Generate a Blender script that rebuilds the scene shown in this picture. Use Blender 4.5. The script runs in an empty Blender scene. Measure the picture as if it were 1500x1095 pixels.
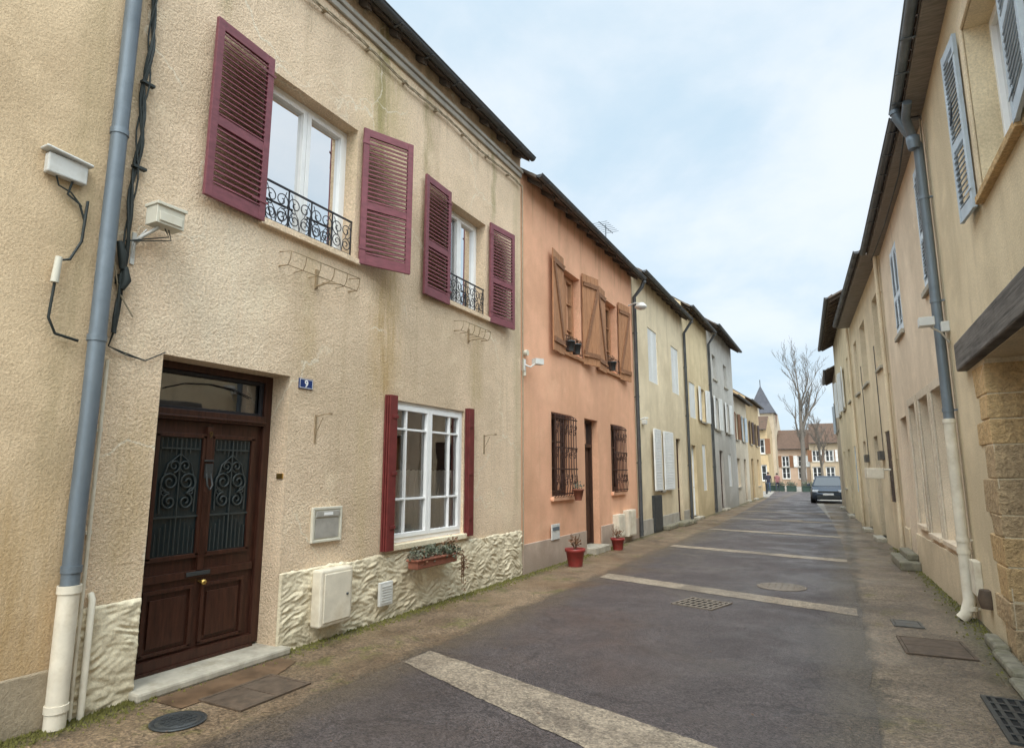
import bpy, bmesh, math, random
from mathutils import Vector, Matrix, noise
random.seed(7)
R=random.random
def U_(a,b): return a+(b-a)*R()
SC=bpy.context.scene
COL=bpy.context.collection
Z=Vector((0,0,1))
# ------------------------------------------------------------------ materials
def newmat(name):
    m=bpy.data.materials.new(name);m.use_nodes=True
    nt=m.node_tree;nt.nodes.clear()
    o=nt.nodes.new('ShaderNodeOutputMaterial');p=nt.nodes.new('ShaderNodeBsdfPrincipled')
    nt.links.new(p.outputs[0],o.inputs[0])
    return m,nt,p,o
def c4(c): return (c[0],c[1],c[2],1)
def lk(nt,a,b): nt.links.new(a,b)
def nz(nt,vec,scale,detail=4,rough=.55,dist=0):
    n=nt.nodes.new('ShaderNodeTexNoise');n.inputs['Scale'].default_value=scale;n.inputs['Detail'].default_value=detail
    n.inputs['Roughness'].default_value=rough;n.inputs['Distortion'].default_value=dist
    lk(nt,vec,n.inputs['Vector']);return n.outputs['Fac']
def rng(nt,v,a,b,c=0,d=1,smooth=False):
    n=nt.nodes.new('ShaderNodeMapRange');n.inputs[1].default_value=a;n.inputs[2].default_value=b;n.inputs[3].default_value=c;n.inputs[4].default_value=d
    if smooth:n.interpolation_type='SMOOTHSTEP'
    lk(nt,v,n.inputs[0]);return n.outputs[0]
def mth(nt,op,a,b=None):
    n=nt.nodes.new('ShaderNodeMath');n.operation=op
    for i,x in enumerate((a,b)):
        if x is None: continue
        if isinstance(x,(int,float)): n.inputs[i].default_value=x
        else: lk(nt,x,n.inputs[i])
    return n.outputs[0]
def mix(nt,f,a,b,mode='MIX'):
    n=nt.nodes.new('ShaderNodeMix');n.data_type='RGBA';n.blend_type=mode
    if isinstance(f,(int,float)): n.inputs[0].default_value=f
    else: lk(nt,f,n.inputs[0])
    for i,x in ((6,a),(7,b)):
        if isinstance(x,tuple): n.inputs[i].default_value=c4(x)
        else: lk(nt,x,n.inputs[i])
    return n.outputs[2]
def mapping(nt,vec,sc,rot=(0,0,0)):
    n=nt.nodes.new('ShaderNodeMapping');n.inputs['Scale'].default_value=sc;n.inputs['Rotation'].default_value=rot
    lk(nt,vec,n.inputs[0]);return n.outputs[0]
def obj(nt): return nt.nodes.new('ShaderNodeTexCoord').outputs['Object']
def bump(nt,p,h,st,dist=.01):
    b=nt.nodes.new('ShaderNodeBump');b.inputs['Strength'].default_value=st;b.inputs['Distance'].default_value=dist
    lk(nt,h,b.inputs['Height']);lk(nt,b.outputs[0],p.inputs['Normal'])
def val(c,k): return tuple(x*k for x in c)

def stucco(name,col,grain=55,bst=.6,bd=.008,stain=(.22,.15,.08),amt=.4,base_dirt=.6,top=6.9,extra=None,cracks=False,speck=.25,yo=0):
    m,nt,p,o=newmat(name);v=obj(nt)
    big=nz(nt,v,.55,6,.62);mid=nz(nt,v,3.2,5,.6)
    dk=tuple(col[i]*.5+stain[i]*.45 for i in range(3))
    c=mix(nt,rng(nt,big,.35,.62,0,1,True),mix(nt,.5,val(col,.93),dk),val(col,1.08))
    c=mix(nt,rng(nt,mid,.42,.75,0,.35),c,val(col,.82))
    c=mix(nt,rng(nt,nz(nt,v,1.3,6,.7,.4),.53,.70,0,.45,True),c,tuple(min(.88,x*1.22) for x in col))
    st=nz(nt,mapping(nt,v,(2.6,2.6,.16)),1.6,7,.65,.5)
    c=mix(nt,rng(nt,st,.52,.74,0,amt,True),c,dk)
    sp=nt.nodes.new('ShaderNodeSeparateXYZ');lk(nt,v,sp.inputs[0])
    zz=sp.outputs[2]
    n2=nz(nt,v,1.7,5,.65)
    zb=mth(nt,'ADD',zz,mth(nt,'MULTIPLY',mth(nt,'SUBTRACT',n2,.5),1.6))
    c=mix(nt,rng(nt,zb,.0,.95,base_dirt,0,True),c,tuple(col[i]*.38+stain[i]*.28 for i in range(3)))
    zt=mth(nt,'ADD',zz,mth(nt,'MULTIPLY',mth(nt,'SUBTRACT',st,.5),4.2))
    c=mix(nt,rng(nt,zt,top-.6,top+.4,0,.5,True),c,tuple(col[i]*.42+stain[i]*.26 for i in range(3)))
    if extra:
        sn=nz(nt,mapping(nt,v,(7,7,.8)),2,6,.65)
        for (yc,w,z0,z1,cc,a) in extra:
            yy=mth(nt,'ADD',sp.outputs[1],mth(nt,'MULTIPLY',mth(nt,'SUBTRACT',mid,.5),.3))
            g=mth(nt,'ABSOLUTE',mth(nt,'SUBTRACT',yy,yc-yo))
            g=rng(nt,g,0,w,1,0,True)
            za=rng(nt,zz,z0-.25,z0+.25,0,1,True);zc=rng(nt,zz,z1-.35,z1+.35,1,0,True)
            g=mth(nt,'MULTIPLY',g,mth(nt,'MULTIPLY',za,zc))
            g=mth(nt,'MULTIPLY',g,rng(nt,sn,.3,.62,.15,a))
            c=mix(nt,g,c,cc)
    if cracks:
        vo=nt.nodes.new('ShaderNodeTexVoronoi');vo.feature='DISTANCE_TO_EDGE';vo.inputs['Scale'].default_value=.5
        dn=nt.nodes.new('ShaderNodeTexNoise');dn.inputs['Scale'].default_value=2.5;dn.inputs['Detail'].default_value=6;lk(nt,v,dn.inputs['Vector'])
        mv=nt.nodes.new('ShaderNodeVectorMath');mv.operation='MULTIPLY_ADD';lk(nt,dn.outputs['Color'],mv.inputs[0]);mv.inputs[1].default_value=(.55,.55,.55);lk(nt,v,mv.inputs[2])
        lk(nt,mv.outputs[0],vo.inputs['Vector'])
        cr=mth(nt,'MULTIPLY',rng(nt,vo.outputs['Distance'],.0015,.007,1,0),rng(nt,nz(nt,v,.8,2),.48,.55,0,.6))
        c=mix(nt,cr,c,(.82,.75,.60))
    gr=nz(nt,v,grain,3,.6);g2=nz(nt,v,grain*2.6,2,.5);g3=nz(nt,v,grain*.38,3,.6)
    gg=mth(nt,'ADD',gr,mth(nt,'MULTIPLY',g2,.45))
    c=mix(nt,1.0,c,mix(nt,rng(nt,gg,.45,.95),tuple([1-speck]*3),tuple([1+speck*.5]*3)),'MULTIPLY')
    lk(nt,c,p.inputs['Base Color']);p.inputs['Roughness'].default_value=.92;p.inputs['Specular IOR Level'].default_value=.2
    hh=mth(nt,'ADD',mth(nt,'ADD',gg,mth(nt,'MULTIPLY',g3,.7)),mth(nt,'MULTIPLY',mid,1.2))
    bump(nt,p,hh,bst,bd)
    return m
def paint(name,col,rough=.5,var=.25,sc=6,bst=.15,grain=(1,1,1),spec=.4,metal=0,dirt=None,dscale=2.5):
    m,nt,p,o=newmat(name);v=obj(nt);gv=mapping(nt,v,grain)
    a=nz(nt,gv,sc,5,.6);b=nz(nt,v,dscale,5,.65)
    c=mix(nt,rng(nt,a,.3,.7),val(col,1-var),val(col,1+var*.6))
    if dirt: c=mix(nt,rng(nt,b,.5,.75,0,.75),c,dirt)
    lk(nt,c,p.inputs['Base Color']);lk(nt,rng(nt,b,.3,.7,rough*.8,min(1,rough*1.2)),p.inputs['Roughness'])
    p.inputs['Metallic'].default_value=metal;p.inputs['Specular IOR Level'].default_value=spec
    if bst>0: bump(nt,p,a,bst,.004)
    return m
def glassmat(name,tint=(.9,.93,.95),base=.10):
    m,nt,p,o=newmat(name);nt.nodes.remove(p)
    t=nt.nodes.new('ShaderNodeBsdfTransparent');t.inputs[0].default_value=c4(tint)
    g=nt.nodes.new('ShaderNodeBsdfGlossy');g.inputs['Roughness'].default_value=.015
    v=obj(nt);b=nt.nodes.new('ShaderNodeBump');b.inputs['Strength'].default_value=.06;b.inputs['Distance'].default_value=.02
    lk(nt,nz(nt,v,2.2,1),b.inputs['Height']);lk(nt,b.outputs[0],g.inputs['Normal'])
    f=nt.nodes.new('ShaderNodeFresnel');f.inputs[0].default_value=1.55
    fac=mth(nt,'ADD',mth(nt,'MULTIPLY',f.outputs[0],1.6),base)
    mx=nt.nodes.new('ShaderNodeMixShader');lk(nt,fac,mx.inputs[0]);lk(nt,t.outputs[0],mx.inputs[1]);lk(nt,g.outputs[0],mx.inputs[2]);lk(nt,mx.outputs[0],o.inputs[0])
    return m
def groundmat(name,c1,c2,speck,gs,rough=(.45,.85),bst=.5,moss=None,patch=None,cr=0,edge=None):
    m,nt,p,o=newmat(name);v=obj(nt)
    big=nz(nt,v,.35,7,.62);mid=nz(nt,v,2.1,6,.65);fine=nz(nt,v,gs,2,.6);f2=nz(nt,v,gs*.4,3,.6)
    c=mix(nt,rng(nt,mth(nt,'ADD',mth(nt,'MULTIPLY',big,.5),mth(nt,'MULTIPLY',mid,.5)),.38,.62),c1,c2)
    if patch: c=mix(nt,rng(nt,nz(nt,v,.9,6,.7,.5),.52,.64,0,.85,True),c,patch)
    if moss: c=mix(nt,rng(nt,nz(nt,v,1.6,7,.75,.3),.54,.66,0,.8,True),c,moss)
    if edge:
        sp=nt.nodes.new('ShaderNodeSeparateXYZ');lk(nt,v,sp.inputs[0])
        for (xc,wd,cc) in edge:
            xx=mth(nt,'ADD',sp.outputs[0],mth(nt,'MULTIPLY',mth(nt,'SUBTRACT',mid,.5),.6))
            g=rng(nt,mth(nt,'ABSOLUTE',mth(nt,'SUBTRACT',xx,xc)),0,wd,.9,0,True)
            c=mix(nt,g,c,cc)
    vo=nt.nodes.new('ShaderNodeTexVoronoi');vo.inputs['Scale'].default_value=gs*.9;lk(nt,v,vo.inputs['Vector'])
    sv=nt.nodes.new('ShaderNodeSeparateColor');lk(nt,vo.outputs['Color'],sv.inputs[0])
    c=mix(nt,1.0,c,mix(nt,rng(nt,sv.outputs[0],0,1),tuple([1-speck]*3),tuple([1+speck]*3)),'MULTIPLY')
    c=mix(nt,1.0,c,mix(nt,rng(nt,f2,.3,.7),(.75,.75,.75),(1.2,1.2,1.2)),'MULTIPLY')
    if cr:
        vv=nt.nodes.new('ShaderNodeTexVoronoi');vv.feature='DISTANCE_TO_EDGE';vv.inputs['Scale'].default_value=.33
        dn=nt.nodes.new('ShaderNodeTexNoise');dn.inputs['Scale'].default_value=1.8;dn.inputs['Detail'].default_value=7;lk(nt,v,dn.inputs['Vector'])
        mv=nt.nodes.new('ShaderNodeVectorMath');mv.operation='MULTIPLY_ADD';lk(nt,dn.outputs['Color'],mv.inputs[0]);mv.inputs[1].default_value=(.9,.9,.9);lk(nt,v,mv.inputs[2]);lk(nt,mv.outputs[0],vv.inputs['Vector'])
        c=mix(nt,rng(nt,vv.outputs['Distance'],.001,.006,cr,0),c,val(c1,.45))
    lk(nt,c,p.inputs['Base Color'])
    wet=nz(nt,v,.8,5,.6,.4)
    lk(nt,rng(nt,wet,.38,.6,rough[0],rough[1]),p.inputs['Roughness'])
    p.inputs['Specular IOR Level'].default_value=.45
    bump(nt,p,mth(nt,'ADD',fine,mth(nt,'MULTIPLY',vo.outputs['Distance'],.8)),bst,.006)
    return m

M={}
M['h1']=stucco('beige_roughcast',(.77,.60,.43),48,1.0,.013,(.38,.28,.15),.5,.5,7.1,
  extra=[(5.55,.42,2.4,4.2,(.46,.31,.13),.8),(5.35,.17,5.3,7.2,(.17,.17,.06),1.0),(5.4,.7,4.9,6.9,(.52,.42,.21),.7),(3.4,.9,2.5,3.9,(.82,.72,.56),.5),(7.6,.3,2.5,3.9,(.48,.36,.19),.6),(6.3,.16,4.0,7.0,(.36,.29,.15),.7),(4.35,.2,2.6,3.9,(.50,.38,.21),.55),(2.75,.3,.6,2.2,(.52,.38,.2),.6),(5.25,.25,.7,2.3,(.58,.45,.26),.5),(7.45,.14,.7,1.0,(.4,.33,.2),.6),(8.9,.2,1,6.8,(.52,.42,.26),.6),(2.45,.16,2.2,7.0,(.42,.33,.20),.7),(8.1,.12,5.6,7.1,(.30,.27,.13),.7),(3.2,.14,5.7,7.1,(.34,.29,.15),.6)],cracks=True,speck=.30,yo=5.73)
M['h0']=stucco('beige_smooth_render',(.68,.52,.34),60,.7,.008,(.36,.23,.11),.5,.65,7.4,extra=[(1.7,1.4,.2,1.5,(.44,.29,.13),.75),(2.2,.2,1.5,6.5,(.44,.34,.20),.6)],yo=-1.32)
M['plinth1']=stucco('cream_trowelled_plaster',(.79,.70,.515),60,.4,.006,(.35,.26,.13),.3,.55,9)
M['plinth0']=stucco('stained_beige_plinth',(.46,.385,.28),50,.6,.008,(.25,.18,.10),.5,.7,9)
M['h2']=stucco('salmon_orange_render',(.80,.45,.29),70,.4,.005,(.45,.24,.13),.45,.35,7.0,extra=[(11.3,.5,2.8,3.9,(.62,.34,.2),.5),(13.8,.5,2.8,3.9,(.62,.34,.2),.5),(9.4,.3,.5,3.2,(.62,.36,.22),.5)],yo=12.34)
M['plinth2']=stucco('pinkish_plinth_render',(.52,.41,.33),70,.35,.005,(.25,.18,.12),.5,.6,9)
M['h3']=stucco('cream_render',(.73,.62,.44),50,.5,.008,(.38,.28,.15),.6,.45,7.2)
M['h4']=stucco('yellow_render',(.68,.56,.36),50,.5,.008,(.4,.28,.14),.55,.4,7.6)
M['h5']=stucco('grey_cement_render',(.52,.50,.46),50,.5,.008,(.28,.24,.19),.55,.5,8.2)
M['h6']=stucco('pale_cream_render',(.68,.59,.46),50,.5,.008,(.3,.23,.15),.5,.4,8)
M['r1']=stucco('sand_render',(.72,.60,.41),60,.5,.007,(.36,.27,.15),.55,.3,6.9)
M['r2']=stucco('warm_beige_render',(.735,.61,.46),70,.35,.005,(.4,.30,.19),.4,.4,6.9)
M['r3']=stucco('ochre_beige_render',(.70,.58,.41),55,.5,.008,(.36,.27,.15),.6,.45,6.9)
M['sal']=stucco('salmon_render',(.52,.38,.28),50,.3,.006,(.35,.2,.12),.3,.3,9)
M['och']=stucco('golden_ochre_render',(.56,.42,.25),50,.3,.006,(.35,.22,.1),.4,.3,9)
M['far']=stucco('muted_sand_render',(.50,.41,.30),50,.3,.006,(.3,.22,.14),.4,.3,9)
M['red']=paint('plum_painted_wood',(.200,.066,.080),.55,.25,9,.25,(1,1,3),.35,0,(.145,.055,.064))
M['red2']=paint('deep_red_painted_metal',(.15,.026,.024),.5,.25,9,.15)
M['brown']=paint('oiled_dark_brown_wood',(.048,.017,.010),.42,.5,7,.35,(6,6,.7),.4)
M['brown2']=paint('dark_wood',(.06,.028,.018),.5,.4,9,.3,(6,6,.7))
M['zwood']=paint('faded_orange_brown_wood',(.41,.205,.105),.7,.3,8,.4,(8,8,.8),.25,0,(.28,.145,.08))
M['zdark']=paint('brown_timber_batten',(.24,.12,.065),.7,.3,8,.4,(3,3,3),.25)
M['white']=paint('white_window_paint',(.82,.82,.81),.35,.06,5,.05)
M['offw']=paint('off_white_shutter_paint',(.77,.78,.77),.55,.1,5,.1,dirt=(.60,.58,.53))
M['blue']=paint('pale_blue_grey_paint',(.47,.54,.60),.6,.15,7,.2,dirt=(.36,.41,.46))
M['pblue']=paint('pale_blue_white_paint',(.60,.68,.74),.6,.12,7,.2,dirt=(.48,.54,.58))
M['iron']=paint('black_wrought_iron',(.022,.022,.028),.5,.3,20,.2)
M['diron']=paint('grey_green_door_ironwork',(.034,.042,.042),.45,.3,20,.2)
M['riron']=paint('rusty_brown_iron',(.05,.02,.014),.7,.4,20,.3,dirt=(.11,.045,.02),dscale=12)
M['zinc']=paint('weathered_zinc',(.17,.205,.235),.5,.3,3,.15,(1,1,.3),.5,.3,(.12,.15,.18),5)
M['szinc']=paint('brushed_steel',(.55,.54,.50),.4,.2,8,.1,metal=.5)
M['dzinc']=paint('dark_zinc',(.07,.075,.08),.5,.3,4,.15,(1,.4,1),.5,.2)
M['cream']=paint('cream_painted_iron',(.70,.64,.52),.5,.15,6,.15,dirt=(.48,.40,.28),dscale=4)
M['plast']=paint('aged_cream_plastic',(.62,.59,.49),.5,.1,6,.05,dirt=(.48,.44,.34),dscale=6)
M['wplast']=paint('grey_white_plastic',(.62,.62,.59),.45,.1,6,.03,dirt=(.40,.38,.33),dscale=6)
M['wires']=paint('black_cable_rubber',(.025,.032,.03),.6,.3,30,.1)
M['gcable']=paint('beige_cable',(.35,.29,.2),.7,.2,20,.1)
M['rcable']=paint('rusty_thin_wire',(.30,.22,.13),.8,.3,20,.1)
M['brass']=paint('brass',(.5,.33,.1),.3,.2,20,.05,metal=.9)
M['dbrass']=paint('tarnished_brass',(.12,.075,.03),.5,.2,20,.05,metal=.6)
M['tile']=paint('brown_roof_tiles',(.11,.068,.048),.85,.45,5,.6,(1,3,1),.2,0,(.07,.062,.045),3)
M['slate']=paint('dark_slate',(.05,.052,.065),.6,.3,9,.3)
M['soff']=paint('dark_eave_timber',(.14,.115,.095),.8,.4,6,.4,(1,6,1),.2)
M['psoff']=paint('grey_boarded_soffit',(.26,.235,.205),.8,.3,6,.3,(1,6,1),.2)
M['stone']=paint('pale_threshold_stone',(.40,.365,.295),.8,.3,7,.6,dirt=(.22,.19,.125),dscale=5)
M['mstone']=paint('mossy_dark_stone',(.21,.19,.14),.85,.4,9,.8,dirt=(.10,.10,.04),dscale=7)
M['sand']=stucco('ochre_sandstone',(.62,.42,.21),26,1.0,.02,(.28,.2,.12),.6,.3,9,speck=.35)
M['sand2']=stucco('brown_ochre_sandstone',(.50,.36,.21),24,1.0,.02,(.22,.16,.1),.7,.3,9,speck=.35)
M['beam']=paint('grey_weathered_oak',(.16,.145,.13),.85,.5,6,1.0,(.8,.35,8),.2,0,(.07,.06,.05),3)
M['terra']=paint('terracotta',(.25,.09,.055),.75,.25,8,.2,dirt=(.15,.07,.045),dscale=10)
M['rpot']=paint('dark_red_plastic_pot',(.26,.035,.03),.45,.2,8,.05,dirt=(.14,.05,.04),dscale=12)
M['soil']=paint('dark_soil',(.03,.022,.015),.95,.5,40,.8)
M['leaf']=paint('dull_succulent_leaf',(.095,.11,.07),.55,.4,14,.1,dirt=(.13,.06,.05),dscale=9)
M['leaf2']=paint('dry_red_leaf',(.16,.08,.04),.6,.4,14,.1)
M['bark']=paint('grey_bark',(.14,.12,.10),.9,.35,8,.6,(4,4,.7))
M['rust']=paint('worn_brown_iron_plate',(.10,.070,.048),.75,.45,9,.6,dirt=(.07,.055,.04),dscale=6)
M['cast']=paint('grey_cast_iron',(.105,.10,.09),.6,.35,14,.6,metal=.2,dirt=(.14,.105,.065),dscale=7)
M['pcast']=paint('worn_pale_cast_iron',(.18,.15,.12),.65,.35,14,.6,metal=.1,dirt=(.12,.10,.08),dscale=7)
M['castd']=paint('dark_wet_cast_iron',(.055,.06,.062),.4,.3,14,.5,metal=.3)
M['dark']=paint('pit_shade_black',(.012,.011,.010),.95,.2,5,0)  # black that stands for the shade under the grate bars
M['inner']=paint('room_shade_lining',(.05,.047,.045),.95,.3,2,0)  # near-black colour stands in for the darkness of unlit rooms
M['lace']=paint('white_lace',(.90,.90,.91),.9,.12,70,.5)
M['curt']=paint('pale_curtain',(.66,.65,.61),.9,.12,10,.2,(6,6,.3))
M['enam']=paint('blue_enamel',(.012,.035,.14),.25,.1,5,0)
M['conc']=paint('grey_plinth_concrete',(.40,.37,.32),.9,.25,6,.5,dirt=(.24,.2,.15),dscale=3)
M['glass']=glassmat('window_glass',base=.15)
M['sglass']=glassmat('sky_reflecting_glass',base=.30)
m,nt,p,o=newmat('far_window_glass');p.inputs['Base Color'].default_value=(.03,.035,.04,1);p.inputs['Roughness'].default_value=.06;p.inputs['Specular IOR Level'].default_value=.8;M['fglass']=m
M['carp']=paint('dark_blue_grey_car_paint',(.05,.065,.09),.22,.05,3,0,metal=.4,spec=.6)
M['tyre']=paint('tyre_rubber',(.02,.02,.02),.8,.1,9,.1)
M['rim']=paint('alloy_rim',(.4,.4,.42),.3,.1,9,0,metal=.8)
M['lamp']=paint('clear_headlamp',(.6,.62,.65),.1,.05,9,0)
M['skin']=paint('skin',(.45,.27,.2),.6,.1,9,0)
M['cloth1']=paint('dark_wool_coat',(.03,.03,.045),.9,.2,20,.1)
M['cloth2']=paint('dusty_pink_jacket',(.24,.10,.10),.9,.2,20,.1)
M['jean']=paint('blue_denim',(.05,.07,.12),.9,.2,20,.1)
M['hair']=paint('dark_hair',(.03,.02,.015),.7,.2,20,.1)
M['green']=paint('dark_green_painted_metal',(.03,.055,.042),.5,.2,9,.1)
M['asph']=groundmat('wet_dark_asphalt',(.046,.036,.035),(.079,.064,.062),.6,105,(.28,.66),.9,cr=.6,patch=(.058,.045,.043),edge=[(-3.45,.5,(.085,.063,.044)),(.02,.45,(.085,.068,.05))])
M['pave']=groundmat('brown_exposed_aggregate',(.095,.062,.036),(.225,.16,.10),.5,75,(.3,.8),.9,moss=(.10,.095,.024),patch=(.085,.058,.036),edge=[(-4.62,.32,(.075,.068,.026)),(-3.45,.16,(.075,.055,.036))])
M['paver']=groundmat('brown_worn_pavement',(.098,.071,.047),(.215,.165,.115),.5,75,(.3,.75),.9,moss=(.105,.088,.03),patch=(.085,.063,.043),edge=[(1.2,.4,(.07,.062,.03)),(.08,.15,(.075,.06,.042))])
M['band']=groundmat('pale_concrete_band',(.17,.135,.10),(.32,.265,.195),.4,80,(.4,.8),.6,patch=(.12,.095,.072),cr=.5)
M['ground']=groundmat('grey_square_ground',(.19,.17,.145),(.30,.27,.23),.2,30,(.6,.9),.3)
# ------------------------------------------------------------------ builders
class Fr:
    def __init__(s,O,Ux,Nx): s.O=Vector(O);s.U=Vector(Ux).normalized();s.N=Vector(Nx).normalized()
    def P(s,u,d,z): return s.O+s.U*u+s.N*d+Z*z
WF=Fr((0,0,0),(1,0,0),(0,1,0))
LF=Fr((-4.6,0,0),(0,1,0),(1,0,0))
def seg(p0,p1,left=False):
    p0=Vector((p0[0],p0[1],0));p1=Vector((p1[0],p1[1],0));u=(p1-p0).normalized()
    n=Vector((u.y,-u.x,0)) if left else Vector((-u.y,u.x,0))
    return Fr(p0-u*p0.y,u,n)
class B:
    def __init__(s,fr=WF): s.fr=fr;s.v=[];s.f=[];s.mi=[];s.sm=[];s.m=0
    def add(s,pts,faces,smooth=False,raw=False):
        o=len(s.v)
        s.v+=[Vector(p) if raw else s.fr.P(*p) for p in pts]
        for f in faces: s.f.append([o+i for i in f]);s.mi.append(s.m);s.sm.append(smooth)
    def quad(s,a,b,c,d): s.add([a,b,c,d],[(0,1,2,3)])
    def box(s,u0,u1,d0,d1,z0,z1):
        s.add([(u0,d0,z0),(u1,d0,z0),(u1,d1,z0),(u0,d1,z0),(u0,d0,z1),(u1,d0,z1),(u1,d1,z1),(u0,d1,z1)],
          [(0,3,2,1),(4,5,6,7),(0,1,5,4),(1,2,6,5),(2,3,7,6),(3,0,4,7)])
    def obox(s,c,a,b,e):
        c,a,b,e=map(Vector,(c,a,b,e));P=[]
        for k in (-1,1):
            for i,j in ((-1,-1),(1,-1),(1,1),(-1,1)): P.append(c+a*i+b*j+e*k)
        s.add(P,[(0,3,2,1),(4,5,6,7),(0,1,5,4),(1,2,6,5),(2,3,7,6),(3,0,4,7)])
    def tube(s,pts,r,n=8,smooth=True):
        W=[s.fr.P(*p) for p in pts];k=len(W)
        rr=r if isinstance(r,(list,tuple)) else [r]*k
        V=[];F=[]
        ref=None
        for i in range(k):
            t=(W[min(i+1,k-1)]-W[max(i-1,0)])
            if t.length<1e-9:t=Vector((0,0,1))
            t.normalize()
            if ref is None: ref=t.orthogonal().normalized()
            else:
                ref=(ref-t*ref.dot(t))
                if ref.length<1e-6: ref=t.orthogonal()
                ref.normalize()
            b=t.cross(ref)
            for j in range(n):
                a=2*math.pi*j/n;V.append(W[i]+(ref*math.cos(a)+b*math.sin(a))*rr[i])
        for i in range(k-1):
            for j in range(n):
                j2=(j+1)%n;F.append((i*n+j,i*n+j2,(i+1)*n+j2,(i+1)*n+j))
        s.add(V,F,smooth,True)
        s.add(V[:n],[tuple(range(n))],False,True);s.add(V[-n:],[tuple(range(n))],False,True)
    def lathe(s,c,prof,n=20):
        V=[];F=[];c=s.fr.P(*c);k=len(prof)
        for r,z in prof:
            for j in range(n):
                a=2*math.pi*j/n;V.append(c+Vector((math.cos(a)*r,math.sin(a)*r,z)))
        for i in range(k-1):
            for j in range(n):
                j2=(j+1)%n;F.append((i*n+j,i*n+j2,(i+1)*n+j2,(i+1)*n+j))
        s.add(V,F,True,True);s.add(V[:n],[tuple(range(n))],False,True);s.add(V[-n:],[tuple(range(n))],False,True)
    def make(s,name,parent,mats,bevel=0,label=None,loc=None):
        off=parent_loc(parent) if parent else Vector(loc or (0,0,0))
        me=bpy.data.meshes.new(name)
        me.from_pydata([v-off for v in s.v],[],s.f)
        for k in (mats if isinstance(mats,(list,tuple)) else [mats]): me.materials.append(M[k] if isinstance(k,str) else k)
        for i,pl in enumerate(me.polygons): pl.material_index=s.mi[i];pl.use_smooth=s.sm[i]
        bm=bmesh.new();bm.from_mesh(me);bmesh.ops.recalc_face_normals(bm,faces=bm.faces);bm.to_mesh(me);bm.free()
        ob=bpy.data.objects.new(name,me);COL.objects.link(ob)
        if parent: ob.parent=parent
        else: ob.location=off
        if bevel:
            md=ob.modifiers.new('bevel','BEVEL');md.width=bevel;md.segments=2;md.limit_method='ANGLE';md.angle_limit=.7
        if label: ob['label']=label
        return ob
def parent_loc(o):
    v=Vector((0,0,0))
    while o: v+=o.location;o=o.parent
    return v
def thing(name,loc,label,cat,group=None):
    e=bpy.data.objects.new(name,None);e.location=loc;e.empty_display_size=.3;COL.objects.link(e)
    e['label']=label;e['category']=cat
    if group:e['group']=group
    return e
def tag(o,label,cat,group=None):
    o['label']=label;o['category']=cat
    if group:o['group']=group
def structure(name,pts,mat,z):
    b=B();b.add([(x,y,z) for x,y in pts],[tuple(range(len(pts)))]);o=b.make(name,None,mat);o['kind']='structure';return o
def wallgrid(b,u0,u1,z0,z1,holes,rev=.22):
    us=sorted({u0,u1,*[h[0] for h in holes],*[h[1] for h in holes]});zs=sorted({z0,z1,*[h[2] for h in holes],*[h[3] for h in holes]})
    for i in range(len(us)-1):
        for j in range(len(zs)-1):
            uc=(us[i]+us[i+1])/2;zc=(zs[j]+zs[j+1])/2
            if any(h[0]<uc<h[1] and h[2]<zc<h[3] for h in holes): continue
            b.quad((us[i],0,zs[j]),(us[i+1],0,zs[j]),(us[i+1],0,zs[j+1]),(us[i],0,zs[j+1]))
    for h in holes:
        a,c,e,g=h[:4];r=h[4] if len(h)>4 else rev
        b.quad((a,0,e),(a,-r,e),(a,-r,g),(a,0,g));b.quad((c,0,e),(c,-r,e),(c,-r,g),(c,0,g))
        b.quad((a,0,g),(a,-r,g),(c,-r,g),(c,0,g));b.quad((a,0,e),(a,-r,e),(c,-r,e),(c,0,e))
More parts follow.
